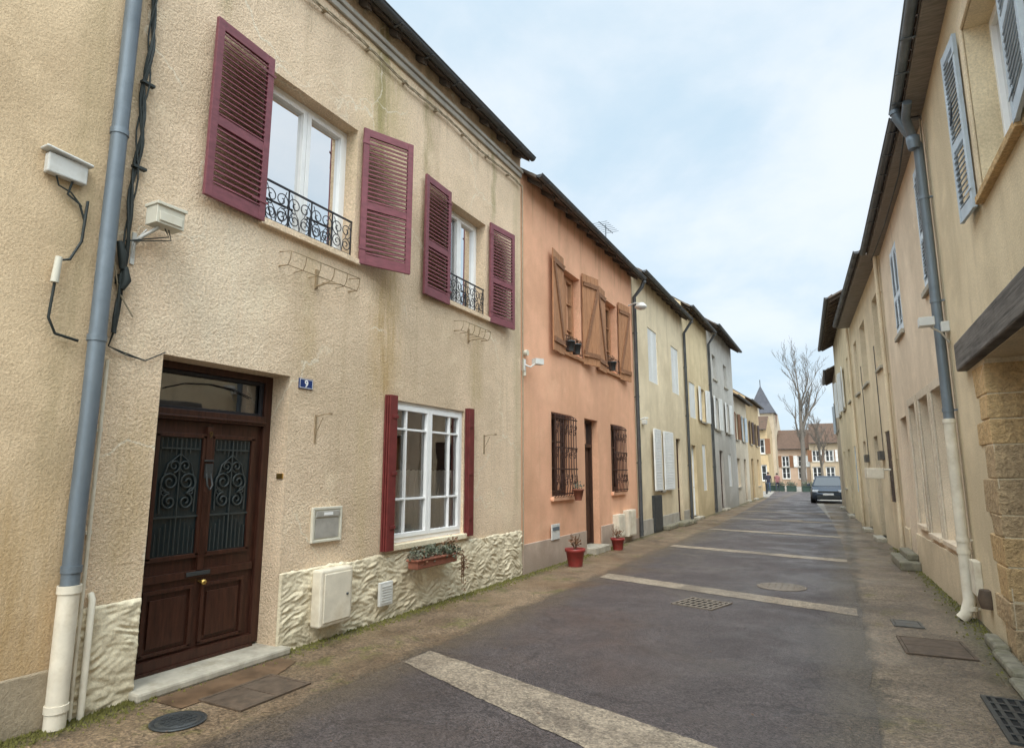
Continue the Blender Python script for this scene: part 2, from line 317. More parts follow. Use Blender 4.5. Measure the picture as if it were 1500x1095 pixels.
def house(fr,u0,u1,ez,oh,holes,wm,label,depth=7,t=.7,rm='tile',gm='dzinc',gutter=True,grp='row houses lining the street',rev=.22,sm='soff'):
    e=thing('house',fr.P((u0+u1)/2,0,0),label,'house',grp)
    h=ez+oh*t
    b=B(fr);a=u0+.003;c=u1-.003
    wallgrid(b,a,c,0,h,holes,rev)
    for u in (a,c): b.add([(u,0,0),(u,-depth,0),(u,-depth,h),(u,-depth/2,h+depth/2*t),(u,0,h)],[(0,1,2,3,4)])
    b.quad((a,-depth,0),(c,-depth,0),(c,-depth,h),(a,-depth,h))
    b.m=1;f0=-.36  # added dark lining keeps sunlit inner walls from showing through the glass
    for z0,z1 in ((.02,2.93),(2.97,h-.06)):
        if z1-z0<1: continue
        for u in (a+.03,c-.03): b.quad((u,f0,z0),(u,-2.6,z0),(u,-2.6,z1),(u,f0,z1))
        b.quad((a+.03,-2.6,z0),(c-.03,-2.6,z0),(c-.03,-2.6,z1),(a+.03,-2.6,z1))
        b.quad((a+.03,f0,z1),(c-.03,f0,z1),(c-.03,-2.6,z1),(a+.03,-2.6,z1));b.quad((a+.03,f0,z0),(c-.03,f0,z0),(c-.03,-2.6,z0),(a+.03,-2.6,z0))
    b.make('wall',e,[wm,'inner'])
    b=B(fr);a=u0+.002;c=u1-.002;th=.055
    zz=lambda d:ez+(oh-d)*t+.004
    b.m=0
    m_=-depth/2
    b.add([(a,oh,zz(oh)+th),(c,oh,zz(oh)+th),(c,m_,zz(m_)+th),(a,m_,zz(m_)+th),(a,-depth-oh,zz(oh)+th),(c,-depth-oh,zz(oh)+th)],[(0,1,2,3),(3,2,5,4)])
    b.m=1
    b.add([(a,oh,zz(oh)),(c,oh,zz(oh)),(c,m_,zz(m_)),(a,m_,zz(m_)),(a,-depth-oh,zz(oh)),(c,-depth-oh,zz(oh)),
           (a,oh,zz(oh)+th),(c,oh,zz(oh)+th),(c,m_,zz(m_)+th),(a,m_,zz(m_)+th),(a,-depth-oh,zz(oh)+th),(c,-depth-oh,zz(oh)+th)],
          [(0,1,2,3),(3,2,5,4),(0,1,7,6),(0,3,9,6),(3,4,10,9),(1,2,8,7),(2,5,11,8),(4,5,11,10)])
    if sm=='soff':
        k=int((c-a)/.55)
        for i in range(k):
            uu=a+(i+.5)*(c-a)/k
            b.obox((uu,oh/2-.02,zz(oh/2-.02)-.045),(.035,0,0),(0,oh/2-.02,-(oh/2-.02)*t),(0,0,.04))
    else:
        b.box(a+.004,c-.004,.002,oh-.01,ez-.045,ez-.005)
    b.m=0
    n=int((c-a)/.19)
    for i in range(n):
        uu=a+(i+.5)*(c-a)/n
        b.obox((uu,oh-.02,zz(oh)+th+.012+U_(-.006,.006)),(.085,0,0),(0,.09,-.063),(0,.006,.009))
    b.make('roof',e,[rm,sm])
    if gutter:
        b=B(fr);r=.056
        k=9
        us=[a,c]
        V=[]
        for u in us:
            for j in range(k):
                an=math.pi*j/(k-1)+math.pi
                V.append((u,oh+.066+math.cos(an)*r,ez+.05+math.sin(an)*r))
        b.add(V,[(j,j+1,k+j+1,k+j) for j in range(k-1)],True)
        b.add(V[:k],[tuple(range(k))]);b.add(V[k:],[tuple(range(k))])
        b.tube([(a,oh+.066+r,ez+.052),(c,oh+.066+r,ez+.052)],.011,6)
        u=a+.3
        while u<c:
            b.box(u-.015,u+.015,oh-.01,oh+.13,ez-.012,ez-.007);u+=.65
        b.make('gutter',e,gm)
    return e
def window(par,fr,u0,u1,z0,z1,sb=.14,fm='white',leaves=2,cols=1,rows=(),glass='glass',sill=None,fw=.045,curtain=None,lab=None):
    b=B(fr)
    L_=(u1-u0-.04)/leaves
    for i in range(leaves):
        a=u0+.02+i*L_;c=a+L_;e1=U_(-.006,.006);e2=U_(-.006,.006)
        b.quad((a,-sb-.03+e1,z0+.02),(c,-sb-.03+e2,z0+.02),(c,-sb-.03+e2+U_(-.004,.004),z1-.02),(a,-sb-.03+e1,z1-.02))
    w=b.make('window',par,glass)
    b=B(fr);d0=-sb-.055;d1=-sb
    def rect(a,c,e,g,t,x,y):
        b.box(a,a+t,x,y,e,g);b.box(c-t,c,x,y,e,g);b.box(a+t,c-t,x,y,e,e+t);b.box(a+t,c-t,x,y,g-t,g)
    rect(u0,u1,z0,z1,fw,d0,d1)
    L=(u1-u0-2*fw)/leaves
    for i in range(leaves):
        a=u0+fw+i*L+.003;c=a+L-.006
        rect(a,c,z0+fw+.003,z1-fw-.003,fw*1.05,d0+.004,d1+.014)
        for k in range(1,cols): 
            x=a+(c-a)*k/cols if cols!=2 else a+(c-a)*(.36 if i%2==0 else .64)
            b.box(x-.012,x+.012,d0+.012,d1+.006,z0+2*fw,z1-2*fw)
        for rr in rows:
            zz=z0+(z1-z0)*rr;b.box(a+fw,c-fw,d0+.01,d1+.004,zz-.013,zz+.013)
    b.make('frame',w,fm,.004,loc=None)
    if sill:
        b=B(fr);b.box(u0-.06,u1+.06,-sb+.002,.06,z0-.07,z0-.003);b.make('sill',w,sill,.008)
    if curtain:
        nn=120
        for (a,c,e,g,mt) in curtain:
            b=B(fr);V=[];F=[]
            for i in range(nn+1):
                u=a+(c-a)*i/nn;d=-sb-.062+.010*math.sin(i*.8)+.005*math.sin(i*2.3)
                V+=[(u,d,e+.018*abs(math.sin(i*.35))),(u,d,g+.006*math.sin(i*.8))]
            F=[(2*i,2*i+2,2*i+3,2*i+1) for i in range(nn)]
            b.add(V,F,True)
            b.make('curtain',w,mt)
    return w
def shutter(par,fr,hu,dr,w,z0,z1,ang,mat,style='louvre',dist=.03,lab=None):
    a=math.radians(ang);o=fr.P(hu,dist,0)
    f=Fr(o,fr.U*dr*math.cos(a)+fr.N*math.sin(a),fr.N*math.cos(a)-fr.U*dr*math.sin(a))
    b=B(f);T=.034
    if style=='louvre':
        s=.07 if w>.5 else .05
        b.box(0,s,0,T,z0,z1);b.box(w-s,w,0,T,z0,z1)
        zm=z0+(z1-z0)*.43
        for e,g in ((z0,z0+.12),(zm-.045,zm+.045),(z1-.09,z1)): b.box(s,w-s,.003,T-.003,e,g)
        for e,g in ((z0+.12,zm-.045),(zm+.045,z1-.09)):
            n=int((g-e)/.050)
            for i in range(n):
                zc=e+(i+.5)*(g-e)/n
                b.obox((w/2,T/2+U_(-.001,.001),zc),(w/2-s,0,0),(0,.018,-.021),(0,.0035,.003))
    elif style=='z':
        n=4
        for i in range(n): b.box(i*w/n+.004,(i+1)*w/n-.004,.0,.024+U_(-.002,.002),z0+U_(0,.01),z1+U_(-.01,0))
        b.m=1
        for zz in (z0+.22,z1-.22,): b.box(.02,w-.02,.0265,.052,zz-.05,zz+.05)
        p=Vector((.06,.039,z0+.27));q=Vector((w-.06,.039,z1-.27));dv=(q-p)/2
        nn=Vector((-dv.z,0,dv.x)).normalized()*.045
        b.obox((p+q)/2,dv,(0,.0115,0),nn)
        b.m=0
    else:
        b.box(0,w,0,.028,z0,z1);
        n=int((z1-z0)/.08)
        b.box(0,.06,.028,.036,z0,z1);b.box(w-.06,w,.028,.036,z0,z1)
        for i in range(n+1):
            zc=z0+.03+i*(z1-z0-.06)/n;b.obox((w/2,.032,zc),(w/2-.06,0,0),(0,.006,-.006),(0,.002,.03))
    for zz in (z0+.18,z1-.18): b.box(-.02,.16,T+(.02 if style=='z' else 0),T+.006+(.02 if style=='z' else 0),zz-.014,zz+.014)
    ob=b.make('shutter',par,[mat,'zdark'] if style=='z' else mat,.003 if style!='panel' else 0)
    return ob
def closed_pair(par,fr,u0,u1,z0,z1,mat='offw',style='panel'):
    m=(u0+u1)/2
    shutter(par,fr,u0,1,m-u0-.005,z0,z1,0,mat,style,-.06);shutter(par,fr,u1,-1,u1-m-.005,z0,z1,0,mat,style,-.06)
def spiral(b,cu,cz,r,d,turns=1.4,flip=1,start=0,rad=.006,n=22,fz=1):
    pts=[]
    for i in range(n):
        t=i/(n-1);a=start+flip*turns*2*math.pi*t;rr=r*(1-.82*t)
        pts.append((cu+math.cos(a)*rr,d,cz+fz*math.sin(a)*rr))
    b.tube(pts,rad,5)
def railing(par,fr,u0,u1,z0,z1,d=-.03):
    b=B(fr)
    b.box(u0,u1,d-.010,d+.010,z1-.016,z1);b.box(u0,u1,d-.008,d+.008,z0,z0+.012)
    n=4;W=(u1-u0)/n;h=z1-.03-z0;zc=z0+h/2
    for i in range(n+1): 
        u=min(max(u0+i*W,u0+.01),u1-.01);b.box(u-.006,u+.006,d-.006,d+.006,z0,z1)
    for i in range(n):
        c=u0+(i+.5)*W
        for sg in (-1,1):
            spiral(b,c+sg*W*.22,zc+h*.20,h*.24,d,1.5,sg,-math.pi/2,.0055);spiral(b,c+sg*W*.22,zc-h*.22,h*.2,d,1.5,-sg,math.pi/2,.0055)
            b.tube([(c,d,z0+.01),(c+sg*.02,d,zc-.05),(c+sg*W*.2,d,zc),(c+sg*W*.4,d,z1-.04)],.0045,5)
    b.make('balustrade',par,'iron')
def grille(par,fr,u0,u1,z0,z1):
    b=B(fr);d=.08
    n=9
    for i in range(n):
        u=u0+.05+(u1-u0-.1)*i/(n-1);b.tube([(u,.0,z1-.02),(u,d,z1-.06),(u,d,z0+.5),(u,d+.025,z0+.25),(u,d,z0+.06),(u,0,z0+.02)],.009,6)
    for zz in (z0+.1,z0+.55,(z0+z1)/2+.15,z1-.1): b.box(u0,u1,d-.008,d+.012,zz-.012,zz+.012)
    for i in range(5):
        c=u0+(i+.5)*(u1-u0)/5
        for zz in (z0+.8,z0+.3,z1-.35): spiral(b,c-.03,zz,.075,d+.01,1.4,1,0,.007);spiral(b,c+.03,zz+.1,.06,d+.01,1.4,-1,math.pi,.007)
    b.make('window_grille',par,'riron')
def pipe(par,fr,u,d,segs,r=.052,name='downpipe',br=1.7):
    for (pts,mt,rr) in segs:
        b=B(fr);b.tube(pts,rr,14)
        z0=min(p[2] for p in pts);z1=max(p[2] for p in pts)
        zz=z0+.12
        while zz<z1-.1:
            if abs(pts[0][1]-d)<.02 or zz<z1-.6:
                b.tube([(u,d,zz-.022),(u,d,zz+.022)],rr+.007,14);b.box(u-.012,u+.012,0,d,zz-.01,zz+.01)
            zz+=br
        b.tube([(pts[0][0],pts[0][1],pts[0][2]-.05*(1 if pts[0][2]>pts[-1][2] else -1)),(pts[0][0],pts[0][1],pts[0][2])],rr+.008,14)
        b.make(name,par,mt)
def leaves(b,c,rad,n,size,flat=.6):
    for _ in range(n):
        v=Vector((random.gauss(0,.45),random.gauss(0,.45),random.gauss(0,.45)*flat))
        if v.length>1.2: continue
        p=Vector(c)+Vector((v.x*rad[0],v.y*rad[1],v.z*rad[2]))
        a=Vector((U_(-1,1),U_(-1,1),U_(-.3,1))).normalized()*size*U_(.6,1.3);s=a.orthogonal().normalized()*size*.32
        b.add([p,p+a*.5+s,p+a,p+a*.5-s],[(0,1,2,3)],False)
# ------------------------------------------------------------------ ground
b=B();b.add([(-300,-60,0),(300,-60,0),(300,900,0),(-300,900,0)],[(0,1,2,3)]);o=b.make('ground',None,'ground');o['kind']='structure'
structure('pavement_left',[(-4.62,-6),(-3.40,-6),(-3.40,20),(-3.9,33),(-4.3,46),(-4.9,46),(-4.8,33)],'pave',.004)
structure('pavement_right',[(0.0,-6),(1.3,-6),(1.3,9),(1.2,14),(.8,18),(.2,31),(-.0,38),(-.9,38),(-.35,24),(-.05,16)],'paver',.004)
b=B();y=-6
V=[]
while y<60.01:
    xl=-3.45-max(0,y-20)*.035 if y<46 else -4.4-(y-46)*.06
    xr=.1 if y<9 else (.1-(y-9)*.0214 if y<16 else (-.05-(y-16)*.0375 if y<24 else max(-1.2,-.35-(y-24)*.065)))
    V+=[(xl+.03*noise.noise(Vector((y*1.7,0,0)))+.012*noise.noise(Vector((y*9,0,0))),y,.008),(xr+.03*noise.noise(Vector((y*1.7,9,0)))+.012*noise.noise(Vector((y*9,5,0))),y,.008)];y+=.1
n=len(V)//2
b.add(V,[(2*i,2*i+1,2*i+3,2*i+2) for i in range(n-1)]);o=b.make('road',None,'asph');o['kind']='structure'
def band(xa,ya,xb,yb,w,w2=None):
    w2=w2 or w;V=[];b=B();n=60
    for i in range(n+1):
        t=i/n;x=xa+(xb-xa)*t;y=ya+(yb-ya)*t;e=U_(-.010,.010)+.02*noise.noise(Vector((x*3,y,0)));g=U_(-.010,.010)+.02*noise.noise(Vector((x*3,y,5)));ww=w+(w2-w)*t;V+=[(x,y-ww/2+e,.012),(x,y+ww/2+g,.012)]
    b.add(V,[(2*i,2*i+2,2*i+3,2*i+1) for i in range(n)]);o=b.make('road_band',None,'band');o['kind']='structure'
band(-3.42,4.70,.08,3.37,.38,.75);band(-3.42,9.62,.06,8.48,.42);band(-3.44,14.2,.0,13.25,.4);band(-3.46,18.9,-.1,18.0,.4);band(-3.6,23.8,-.3,22.9,.4);band(-3.75,28.6,-.6,27.8,.4);band(-3.42,-.2,.08,-1.3,.42)
b=B()
for _ in range(4200):
    q=R()
    if q<.7: y=random.choice([U_(2.0,3.0),U_(4.2,9.2),U_(9.2,14),U_(2,9)]);x=-4.58+abs(random.gauss(0,.10))
    else: y=U_(5,16);x=1.22-max(0,(y-9)*.03)-abs(random.gauss(0,.08))
    s=U_(.006,.018);h=U_(.006,.03)
    b.add([(x-s,y,.003),(x+s,y+U_(-s,s),.003),(x+U_(-s,s),y+s*.5,.003+h)],[(0,1,2)])
o=b.make('moss',None,paint('yellow_green_moss',(.13,.125,.03),.95,.4,30,.2));o['kind']='stuff'
b=B()
for _ in range(620):
    y=U_(2.2,14);x=U_(-4.5,1.1)
    if -3.3<x<-.1 and R()<.8: continue
    s=U_(.005,.016);a=U_(0,6.3)
    b.add([(x+s*math.cos(a),y+s*math.sin(a),.017),(x-s*.4*math.sin(a),y+s*.4*math.cos(a),.019),(x-s*math.cos(a),y-s*math.sin(a),.021),(x+s*.4*math.sin(a),y-s*.4*math.cos(a),.018)],[(0,1,2,3)])
o=b.make('fallen_leaves',None,'leaf2');o['kind']='stuff'
def manhole(x,y,r,label,mat='cast'):
    e=thing('manhole_cover',(x,y,.012),label,'manhole cover')
    b=B();b.lathe((x,y,.010),[(r,.0),(r,.006),(r-.03,.007),(r-.032,.003),(r-.036,.003),(r-.04,.008),(.002,.008)],40)
    for i in range(-5,6):
        for j in range(-5,6):
            px,py=i*.085*r/.34,j*.085*r/.34
            if px*px+py*py<(r-.07)**2: b.box(x+px-.014,x+px+.014,y+py-.014,y+py+.014,.018,.0215)
    b.make('lid',e,mat);return e
manhole(-.85,9.84,.33,'round worn manhole cover set in asphalt','pcast')
manhole(-3.93,2.80,.17,'small round dark water cover in pavement','castd')
def plate(x,y,a,c,label,mat,rot=0):
    f=Fr((x,y,0),(math.cos(rot),math.sin(rot),0),(-math.sin(rot),math.cos(rot),0))
    e=thing('access_cover',(x,y,.012),label,'access cover')
    b=B(f);b.box(-a,a,-c,-c+.025,.006,.019);b.box(-a,a,c-.025,c,.006,.019);b.box(-a,-a+.025,-c+.025,c-.025,.006,.019);b.box(a-.025,a,-c+.025,c-.025,.006,.019)
    b.box(-a+.03,a-.03,-c+.03,-.004,.006,.017);b.box(-a+.03,a-.03,.004,c-.03,.006,.017)
    b.make('lid',e,mat,.002);return e
plate(-3.93,3.42,.22,.32,'rectangular worn iron cover in brown pavement','rust',0)
plate(.66,7.15,.27,.33,'rectangular worn cover in grey pavement','rust',.05)
plate(.52,8.1,.14,.16,'small square cover in grey pavement','cast',.05)
plate(-1.58,23.6,.35,.35,'square pale cover in asphalt road','pcast',0)
def grate(x,y,a,c,label,rot,mt='pcast',st=.075):
    f=Fr((x,y,0),(math.cos(rot),math.sin(rot),0),(-math.sin(rot),math.cos(rot),0))
    e=thing('drain_grate',(x,y,.012),label,'drain grate')
    b=B(f);b.box(-a,a,-c,-c+.03,.006,.022);b.box(-a,a,c-.03,c,.006,.022);b.box(-a,-a+.03,-c+.03,c-.03,.006,.022);b.box(a-.03,a,-c+.03,c-.03,.006,.022)
    n=int(2*a/st)
    for i in range(1,n): u=-a+2*a*i/n;b.box(u-.013,u+.013,-c+.03,c-.03,.013,.020)
    m_=max(4,int(2*c/.14))
    for i in range(1,m_): v=-c+2*c*i/m_;b.box(-a+.03,a-.03,v-.014,v+.014,.014,.021)
    b.make('bars',e,mt)
    b=B(f);b.quad((-a+.01,-c+.01,.0105),(a-.01,-c+.01,.0105),(a-.01,c-.01,.0105),(-a+.01,c-.01,.0105));b.make('pit_shade',e,'dark')  # flat black sheet paints in the shade below the bars
grate(-1.63,8.13,.27,.27,'iron drain grate beside pale band in road',-.3)
grate(.95,5.35,.17,.45,'iron channel grate at foot of pillar',0,'castd',.06)
e=B();e.add([(-4.46,2.95,.010),(-4.12,2.95,.010),(-4.1,3.75,.010),(-4.25,4.1,.010),(-4.46,4.1,.010)],[(0,1,2,3,4)])
o=e.make('pavement_patch',None,paint('rust_stained_concrete',(.13,.078,.043),.6,.5,5,.6,dirt=(.09,.065,.04)));o['kind']='structure'
# ------------------------------------------------------------------ left house 0
h0=house(LF,-5,2.36,7.0,.2,[(-3.6,-2.5,3.9,5.5),(-.4,.8,3.9,5.5),(-3.6,-2.5,.9,2.4),(-.5,.6,.1,2.4)],'h0','beige rendered neighbour house with grey zinc downpipe')
for (a,c,e,g) in [(-3.6,-2.5,3.9,5.5),(-.4,.8,3.9,5.5),(-3.6,-2.5,.9,2.4)]: window(h0,LF,a,c,e,g)
b=B(LF);b.box(-.5,.6,-.2,-.15,.1,2.4);b.make('door',h0,'brown2')
b=B(LF);b.box(-5,-.5,.003,.03,0,.36);b.box(.6,2.34,.003,.03,0,.36);b.make('plinth',h0,'plinth0',.01)
pipe(h0,LF,2.36,.085,[([(2.36,.25,7.0),(2.36,.22,6.9),(2.36,.085,6.65),(2.36,.085,3.2),(2.362,.088,2.0),(2.358,.083,1.3),(2.36,.085,.86)],'zinc',.055),([(2.36,.085,.88),(2.36,.085,.01)],'cream',.062)],br=1.55)
b=B(LF);b.box(1.95,2.2,.0,.06,3.60,3.74);b.obox((2.07,.04,3.755),(.15,0,-.012),(0,.05,0),(0,0,.01));b.make('junction_box',h0,'wplast',.01)
b=B(LF)
b.tube([(2.02,.03,3.6),(2.04,.03,3.54),(2.12,.03,3.52),(2.2,.02,3.45)],.006,5);b.tube([(2.12,.03,3.6),(2.10,.03,3.50),(2.18,.03,3.46),(2.23,.02,3.35)],.008,5)
b.tube([(2.23,.03,3.5),(2.22,.03,3.2),(2.16,.03,3.05),(2.09,.04,3.02),(2.07,.04,2.62),(2.12,.04,2.52),(2.27,.03,2.5)],.010,6)
b.make('cable',h0,'wires')
b=B(LF);b.tube([(2.075,.05,2.86),(2.085,.05,3.04)],[.026,.022],8);b.make('cable_connector',h0,'plast')
# ------------------------------------------------------------------ left house 1
H1h=[(2.9,4.17,.0,2.52,.30),(5.72,7.3,.80,2.46,.2),(3.74,4.95,3.95,5.48,.24),(6.83,7.86,3.95,5.42,.24)]
h1=house(LF,2.40,9.06,7.0,.18,H1h,'h1','rough beige stucco house with burgundy shutters')
b=B(LF)
def plin(u0,u1,z1):
    nu=int((u1-u0)/.010);nz_=int(z1/.010)
    V=[];F=[]
    for i in range(nu+1):
        for j in range(nz_+1):
            u=u0+(u1-u0)*i/nu;z=z1*j/nz_
            w=noise.noise(Vector((u*2.3,z*3,3)))*.10
            m1=noise.noise(Vector((u*3.1,z*4.5,11)))
            A=z+.35*u+w;Bq=z-.30*u+w
            q=noise.noise(Vector((u*8,A*30,1))) if m1>.0 else noise.noise(Vector((u*8,Bq*30,4)))
            q*=min(1,abs(m1)*7)
            q2=noise.noise(Vector((u*26,z*38,7)));q3=noise.noise(Vector((u*7,z*9,17)))
            dd=.024+.022*q+.006*q2+.012*q3
            dd=max(.005,dd)
            if j==nz_ or i in(0,nu): dd=.004
            V.append((u,dd,z+(.03*noise.noise(Vector((u*3,0,0)))+.014*noise.noise(Vector((u*17,0,0))) if j==nz_ else 0)))
    for i in range(nu):
        for j in range(nz_): F.append((i*(nz_+1)+j,(i+1)*(nz_+1)+j,(i+1)*(nz_+1)+j+1,i*(nz_+1)+j+1))
    b.add(V,F,True)
plin(4.17,9.05,.70);plin(2.45,2.9,.70)
b.make('plinth',h1,'plinth1')
b=B(LF)
D=-.27
ul,ur=2.98,4.09
b.box(ul,ur,D-.05,D,.09,2.04)
mid=(ul+ur)/2
for a,c in ((ul+.10,mid-.045),(mid+.045,ur-.10)):
    for (x0,x1,z0,z1) in ((a-.02,a+.012,.92,1.92),(c-.012,c+.02,.92,1.92),(a-.02,c+.02,1.90,1.935),(a-.02,c+.02,.905,.94)): b.box(x0,x1,D+.001,D+.028,z0,z1)
    for (x0,x1,z0,z1) in ((a-.01,a+.02,.2,.66),(c-.02,c+.01,.2,.66),(a-.01,c+.01,.655,.685),(a-.01,c+.01,.19,.215)): b.box(x0,x1,D+.001,D+.022,z0,z1)
    b.box(a+.05,c-.05,D+.002,D+.018,.25,.61)
b.box(ul+.02,ur-.02,D+.001,D+.024,.74,.80);b.box(mid-.028,mid+.028,D+.001,D+.035,.80,2.0);b.box(ul,ur,D+.001,D+.05,.09,.17)
for k in range(5): b.box(mid-.024+.012*k-.003,mid-.024+.012*k+.003,D+.035,D+.039,.9,1.45)
door=b.make('door',h1,'brown',.006)
b=B(LF)
for a,c in ((ul+.112,mid-.057),(mid+.057,ur-.112)): b.quad((a,D+.006,.94),(c,D+.006,.94),(c,D+.006,1.90),(a,D+.006,1.90))
m,nt,p,o=newmat('dark_reeded_glass');p.inputs['Base Color'].default_value=(.012,.020,.023,1);p.inputs['Roughness'].default_value=.2;p.inputs['Specular IOR Level'].default_value=.5
v=obj(nt);bump(nt,p,nz(nt,mapping(nt,v,(1,45,4)),1,2),.6,.004)
M['reed']=m
b.make('door_glass',door,'reed')
for a,c in ((ul+.112,mid-.057),(mid+.057,ur-.112)):
    b=B(LF)
    cc=(a+c)/2;g=D+.02
    for k in range(9): 
        u=a+.025+(c-a-.05)*k/8;b.tube([(u,g,.95),(u,g,1.26-.03*abs(k-4))],.0035,5);
        b.tube([(u,g,1.72+.025*abs(k-4)),(u,g,1.89)],.0035,5)
    for sg in (-1,1):
        spiral(b,cc+sg*.078,1.53,.088,g,1.7,sg,-math.pi/2,.008);spiral(b,cc+sg*.072,1.37,.068,g,1.5,-sg,math.pi/2,.008);spiral(b,cc+sg*.05,1.66,.055,g,1.4,-sg,-math.pi/2,.007)
        spiral(b,cc+sg*.12,1.45,.035,g,1.3,sg,0,.006)
        b.tube([(cc+sg*.15,g,1.28),(cc+sg*.155,g,1.5),(cc+sg*.10,g,1.68),(cc,g,1.76)],.006,5)
    b.box(a,c,g-.004,g+.004,1.24,1.255);b.box(a+.02,c-.02,g-.004,g+.004,1.80,1.812)
    b.tube([(cc,g,.95),(cc,g,1.88)],.006,5)
    b.make('door_ironwork',door,'diron')
b=B(LF);b.box(mid-.12,mid+.1,D+.025,D+.033,.755,.79);b.make('letter_slot',door,'castd',.003)
b=B(LF);b.lathe((mid+.02,D+.06,.70),[(.001,-.025),(.022,-.018),(.03,0),(.022,.018),(.001,.025)],14);b.tube([(mid+.02,D,.70),(mid+.02,D+.05,.70)],.01,8);b.make('handle',door,'brass')
b=B(LF);b.box(mid-.035,mid+.035,D+.035,D+.055,1.56,1.68);b.box(mid-.045,mid+.045,D+.035,D+.05,1.70,1.715);b.tube([(mid-.02,D+.05,1.6),(mid-.025,D+.075,1.5),(mid,D+.08,1.46),(mid+.025,D+.075,1.5),(mid+.02,D+.05,1.6)],.009,6);b.make('door_knocker',door,'castd',.003)
b=B(LF)
b.box(2.9,2.98,D-.06,D+.04,.09,2.52);b.box(4.09,4.17,D-.06,D+.04,.09,2.52);b.box(2.98,4.09,D-.06,D+.04,2.46,2.52);b.box(2.98,4.09,D-.06,D+.06,2.04,2.13)
b.box(2.98,4.09,D+.06,D+.075,2.06,2.08)
b.make('door_frame',door,'brown',.005)
b=B(LF);b.quad((2.98,D-.03,2.13),(4.09,D-.03,2.13),(4.09,D-.03,2.46),(2.98,D-.03,2.46));tr=b.make('transom_window',door,'glass')
b=B(LF)
for a,c,e,g in ((2.98,3.01,2.13,2.46),(4.06,4.09,2.13,2.46),(3.01,4.06,2.13,2.16),(3.01,4.06,2.43,2.46)): b.box(a,c,D-.02,D+.01,e,g)
b.tube([(3.12,D-.01,2.3),(3.3,D-.01,2.36),(3.54,D-.01,2.38),(3.78,D-.01,2.36),(3.97,D-.01,2.3)],.006,5)
b.make('transom_frame',door,'iron',.003)
b=B(LF);b.box(2.86,4.24,-.34,.13,.0,.07);b.make('doorstep',h1,'stone',.02)
b=B(LF);b.box(2.98,4.09,-.34,-.20,.07,.092);b.make('threshold',h1,'brown')
def textobj(s,fr,u,d,z,size,mat,par,name,flipu=1):
    c=bpy.data.curves.new(name,'FONT');c.body=s;c.size=size;c.align_x='CENTER';c.align_y='CENTER';c.extrude=.0015;c.offset=.0015
    t=bpy.data.objects.new('t',c);COL.objects.link(t);bpy.context.view_layer.update()
    me=bpy.data.meshes.new_from_object(t.evaluated_get(bpy.context.evaluated_depsgraph_get()))
    bpy.data.objects.remove(t)
    off=parent_loc(par)
    for v in me.vertices:
        q=v.co.copy();v.co=fr.P(u+q.x,d+q.z,z+q.y)-off
    me.materials.clear();me.materials.append(M[mat]);o=bpy.data.objects.new(name,me);COL.objects.link(o);o.parent=par;return o
b=B(LF);b.box(4.27,4.45,.0,.014,2.42,2.52);pl=b.make('house_number_plate',h1,'enam',.004)
b=B(LF);
for a,c,e,g in((4.277,4.443,2.427,2.431),(4.277,4.443,2.509,2.513),(4.277,4.281,2.431,2.509),(4.439,4.443,2.431,2.509)): b.box(a,c,.014,.0155,e,g)
b.make('plate_border',pl,'white')
textobj('9',LF,4.36,.0155,2.467,.095,'white',pl,'house_number')
textobj('9',LF,mid,D+.044,1.93,.075,'dbrass',door,'door_number')
window(h1,LF,5.72,7.3,.80,2.46,.035,'white',2,2,(.30,.80),'glass','plinth1',.05,curtain=[(5.78,7.24,.86,1.64,'lace')])
for s in (0,1):
    b=B(LF)
    for k in range(3):
        d=.012+k*.026
        if s==0: b.box(5.56+.010*k,5.715,d,d+.020,.74,2.50)
        else: b.box(7.305,7.46-.010*k,d,d+.020,.76,2.50)
    for zz in (1.0,1.6,2.25): b.box((5.63 if s==0 else 7.30),(5.72 if s==0 else 7.39),.086,.096,zz-.02,zz+.02)
    b.make('folded_shutter',h1,'red2',.003)
window(h1,LF,3.74,4.95,3.95,5.48,.17,'white',2,1,(),'sglass','h1',.05,curtain=[(4.62,4.86,4.0,5.4,'curt')])
window(h1,LF,6.83,7.86,3.95,5.42,.17,'white',2,1,(),'sglass','h1',.05,curtain=[(7.5,7.8,4.0,5.35,'curt')])
railing(h1,LF,3.75,4.94,3.98,4.38);railing(h1,LF,6.84,7.85,3.98,4.38)
shutter(h1,LF,3.70,-1,.64,3.90,5.55,3,'red');shutter(h1,LF,5.00,1,.64,3.90,5.53,24,'red')
shutter(h1,LF,6.80,-1,.62,3.87,5.5,2,'red');shutter(h1,LF,7.92,1,.66,3.88,5.48,7,'red')
b=B(LF);b.box(2.42,9.04,.0,.04,6.72,6.80);b.box(2.42,9.04,.0,.07,6.80,6.86);b.make('cornice',h1,'conc',.01)
b=B(LF)
for k in range(3):
    b.tube([(2.5+i*.11,.05+.012*math.sin(i*.9+k*2),6.55+.02*math.sin(i*.37)+.015*math.cos(i*.9+k*2)-.0*k) for i in range(60)],.007,5)
for i in range(9): b.box(2.9+i*.7,2.93+i*.7,.0,.07,6.53,6.56)
b.make('eave_cable',h1,'gcable')
b=B(LF)
for k in range(6):
    ph=U_(0,6);am=U_(.010,.028)
    b.tube([(2.55+am*math.sin(i*.7+ph)-.05*(i/40)**2,.04+.014*math.cos(i*.9+ph),6.7-i*.1) for i in range(42)],U_(.005,.010),5)
for k in range(2): b.tube([(2.50+.01*k,.03,2.65),(2.47,.03,2.5),(2.6,.02,2.46+.012*k),(2.75,.02,2.44),(2.9,.02,2.53)],.005,5)
for zz in (5.6,4.6,3.9): b.box(2.5,2.6,.02,.06,zz-.01,zz+.01)
b.make('cable_bundle',h1,'wires')
b=B(LF)
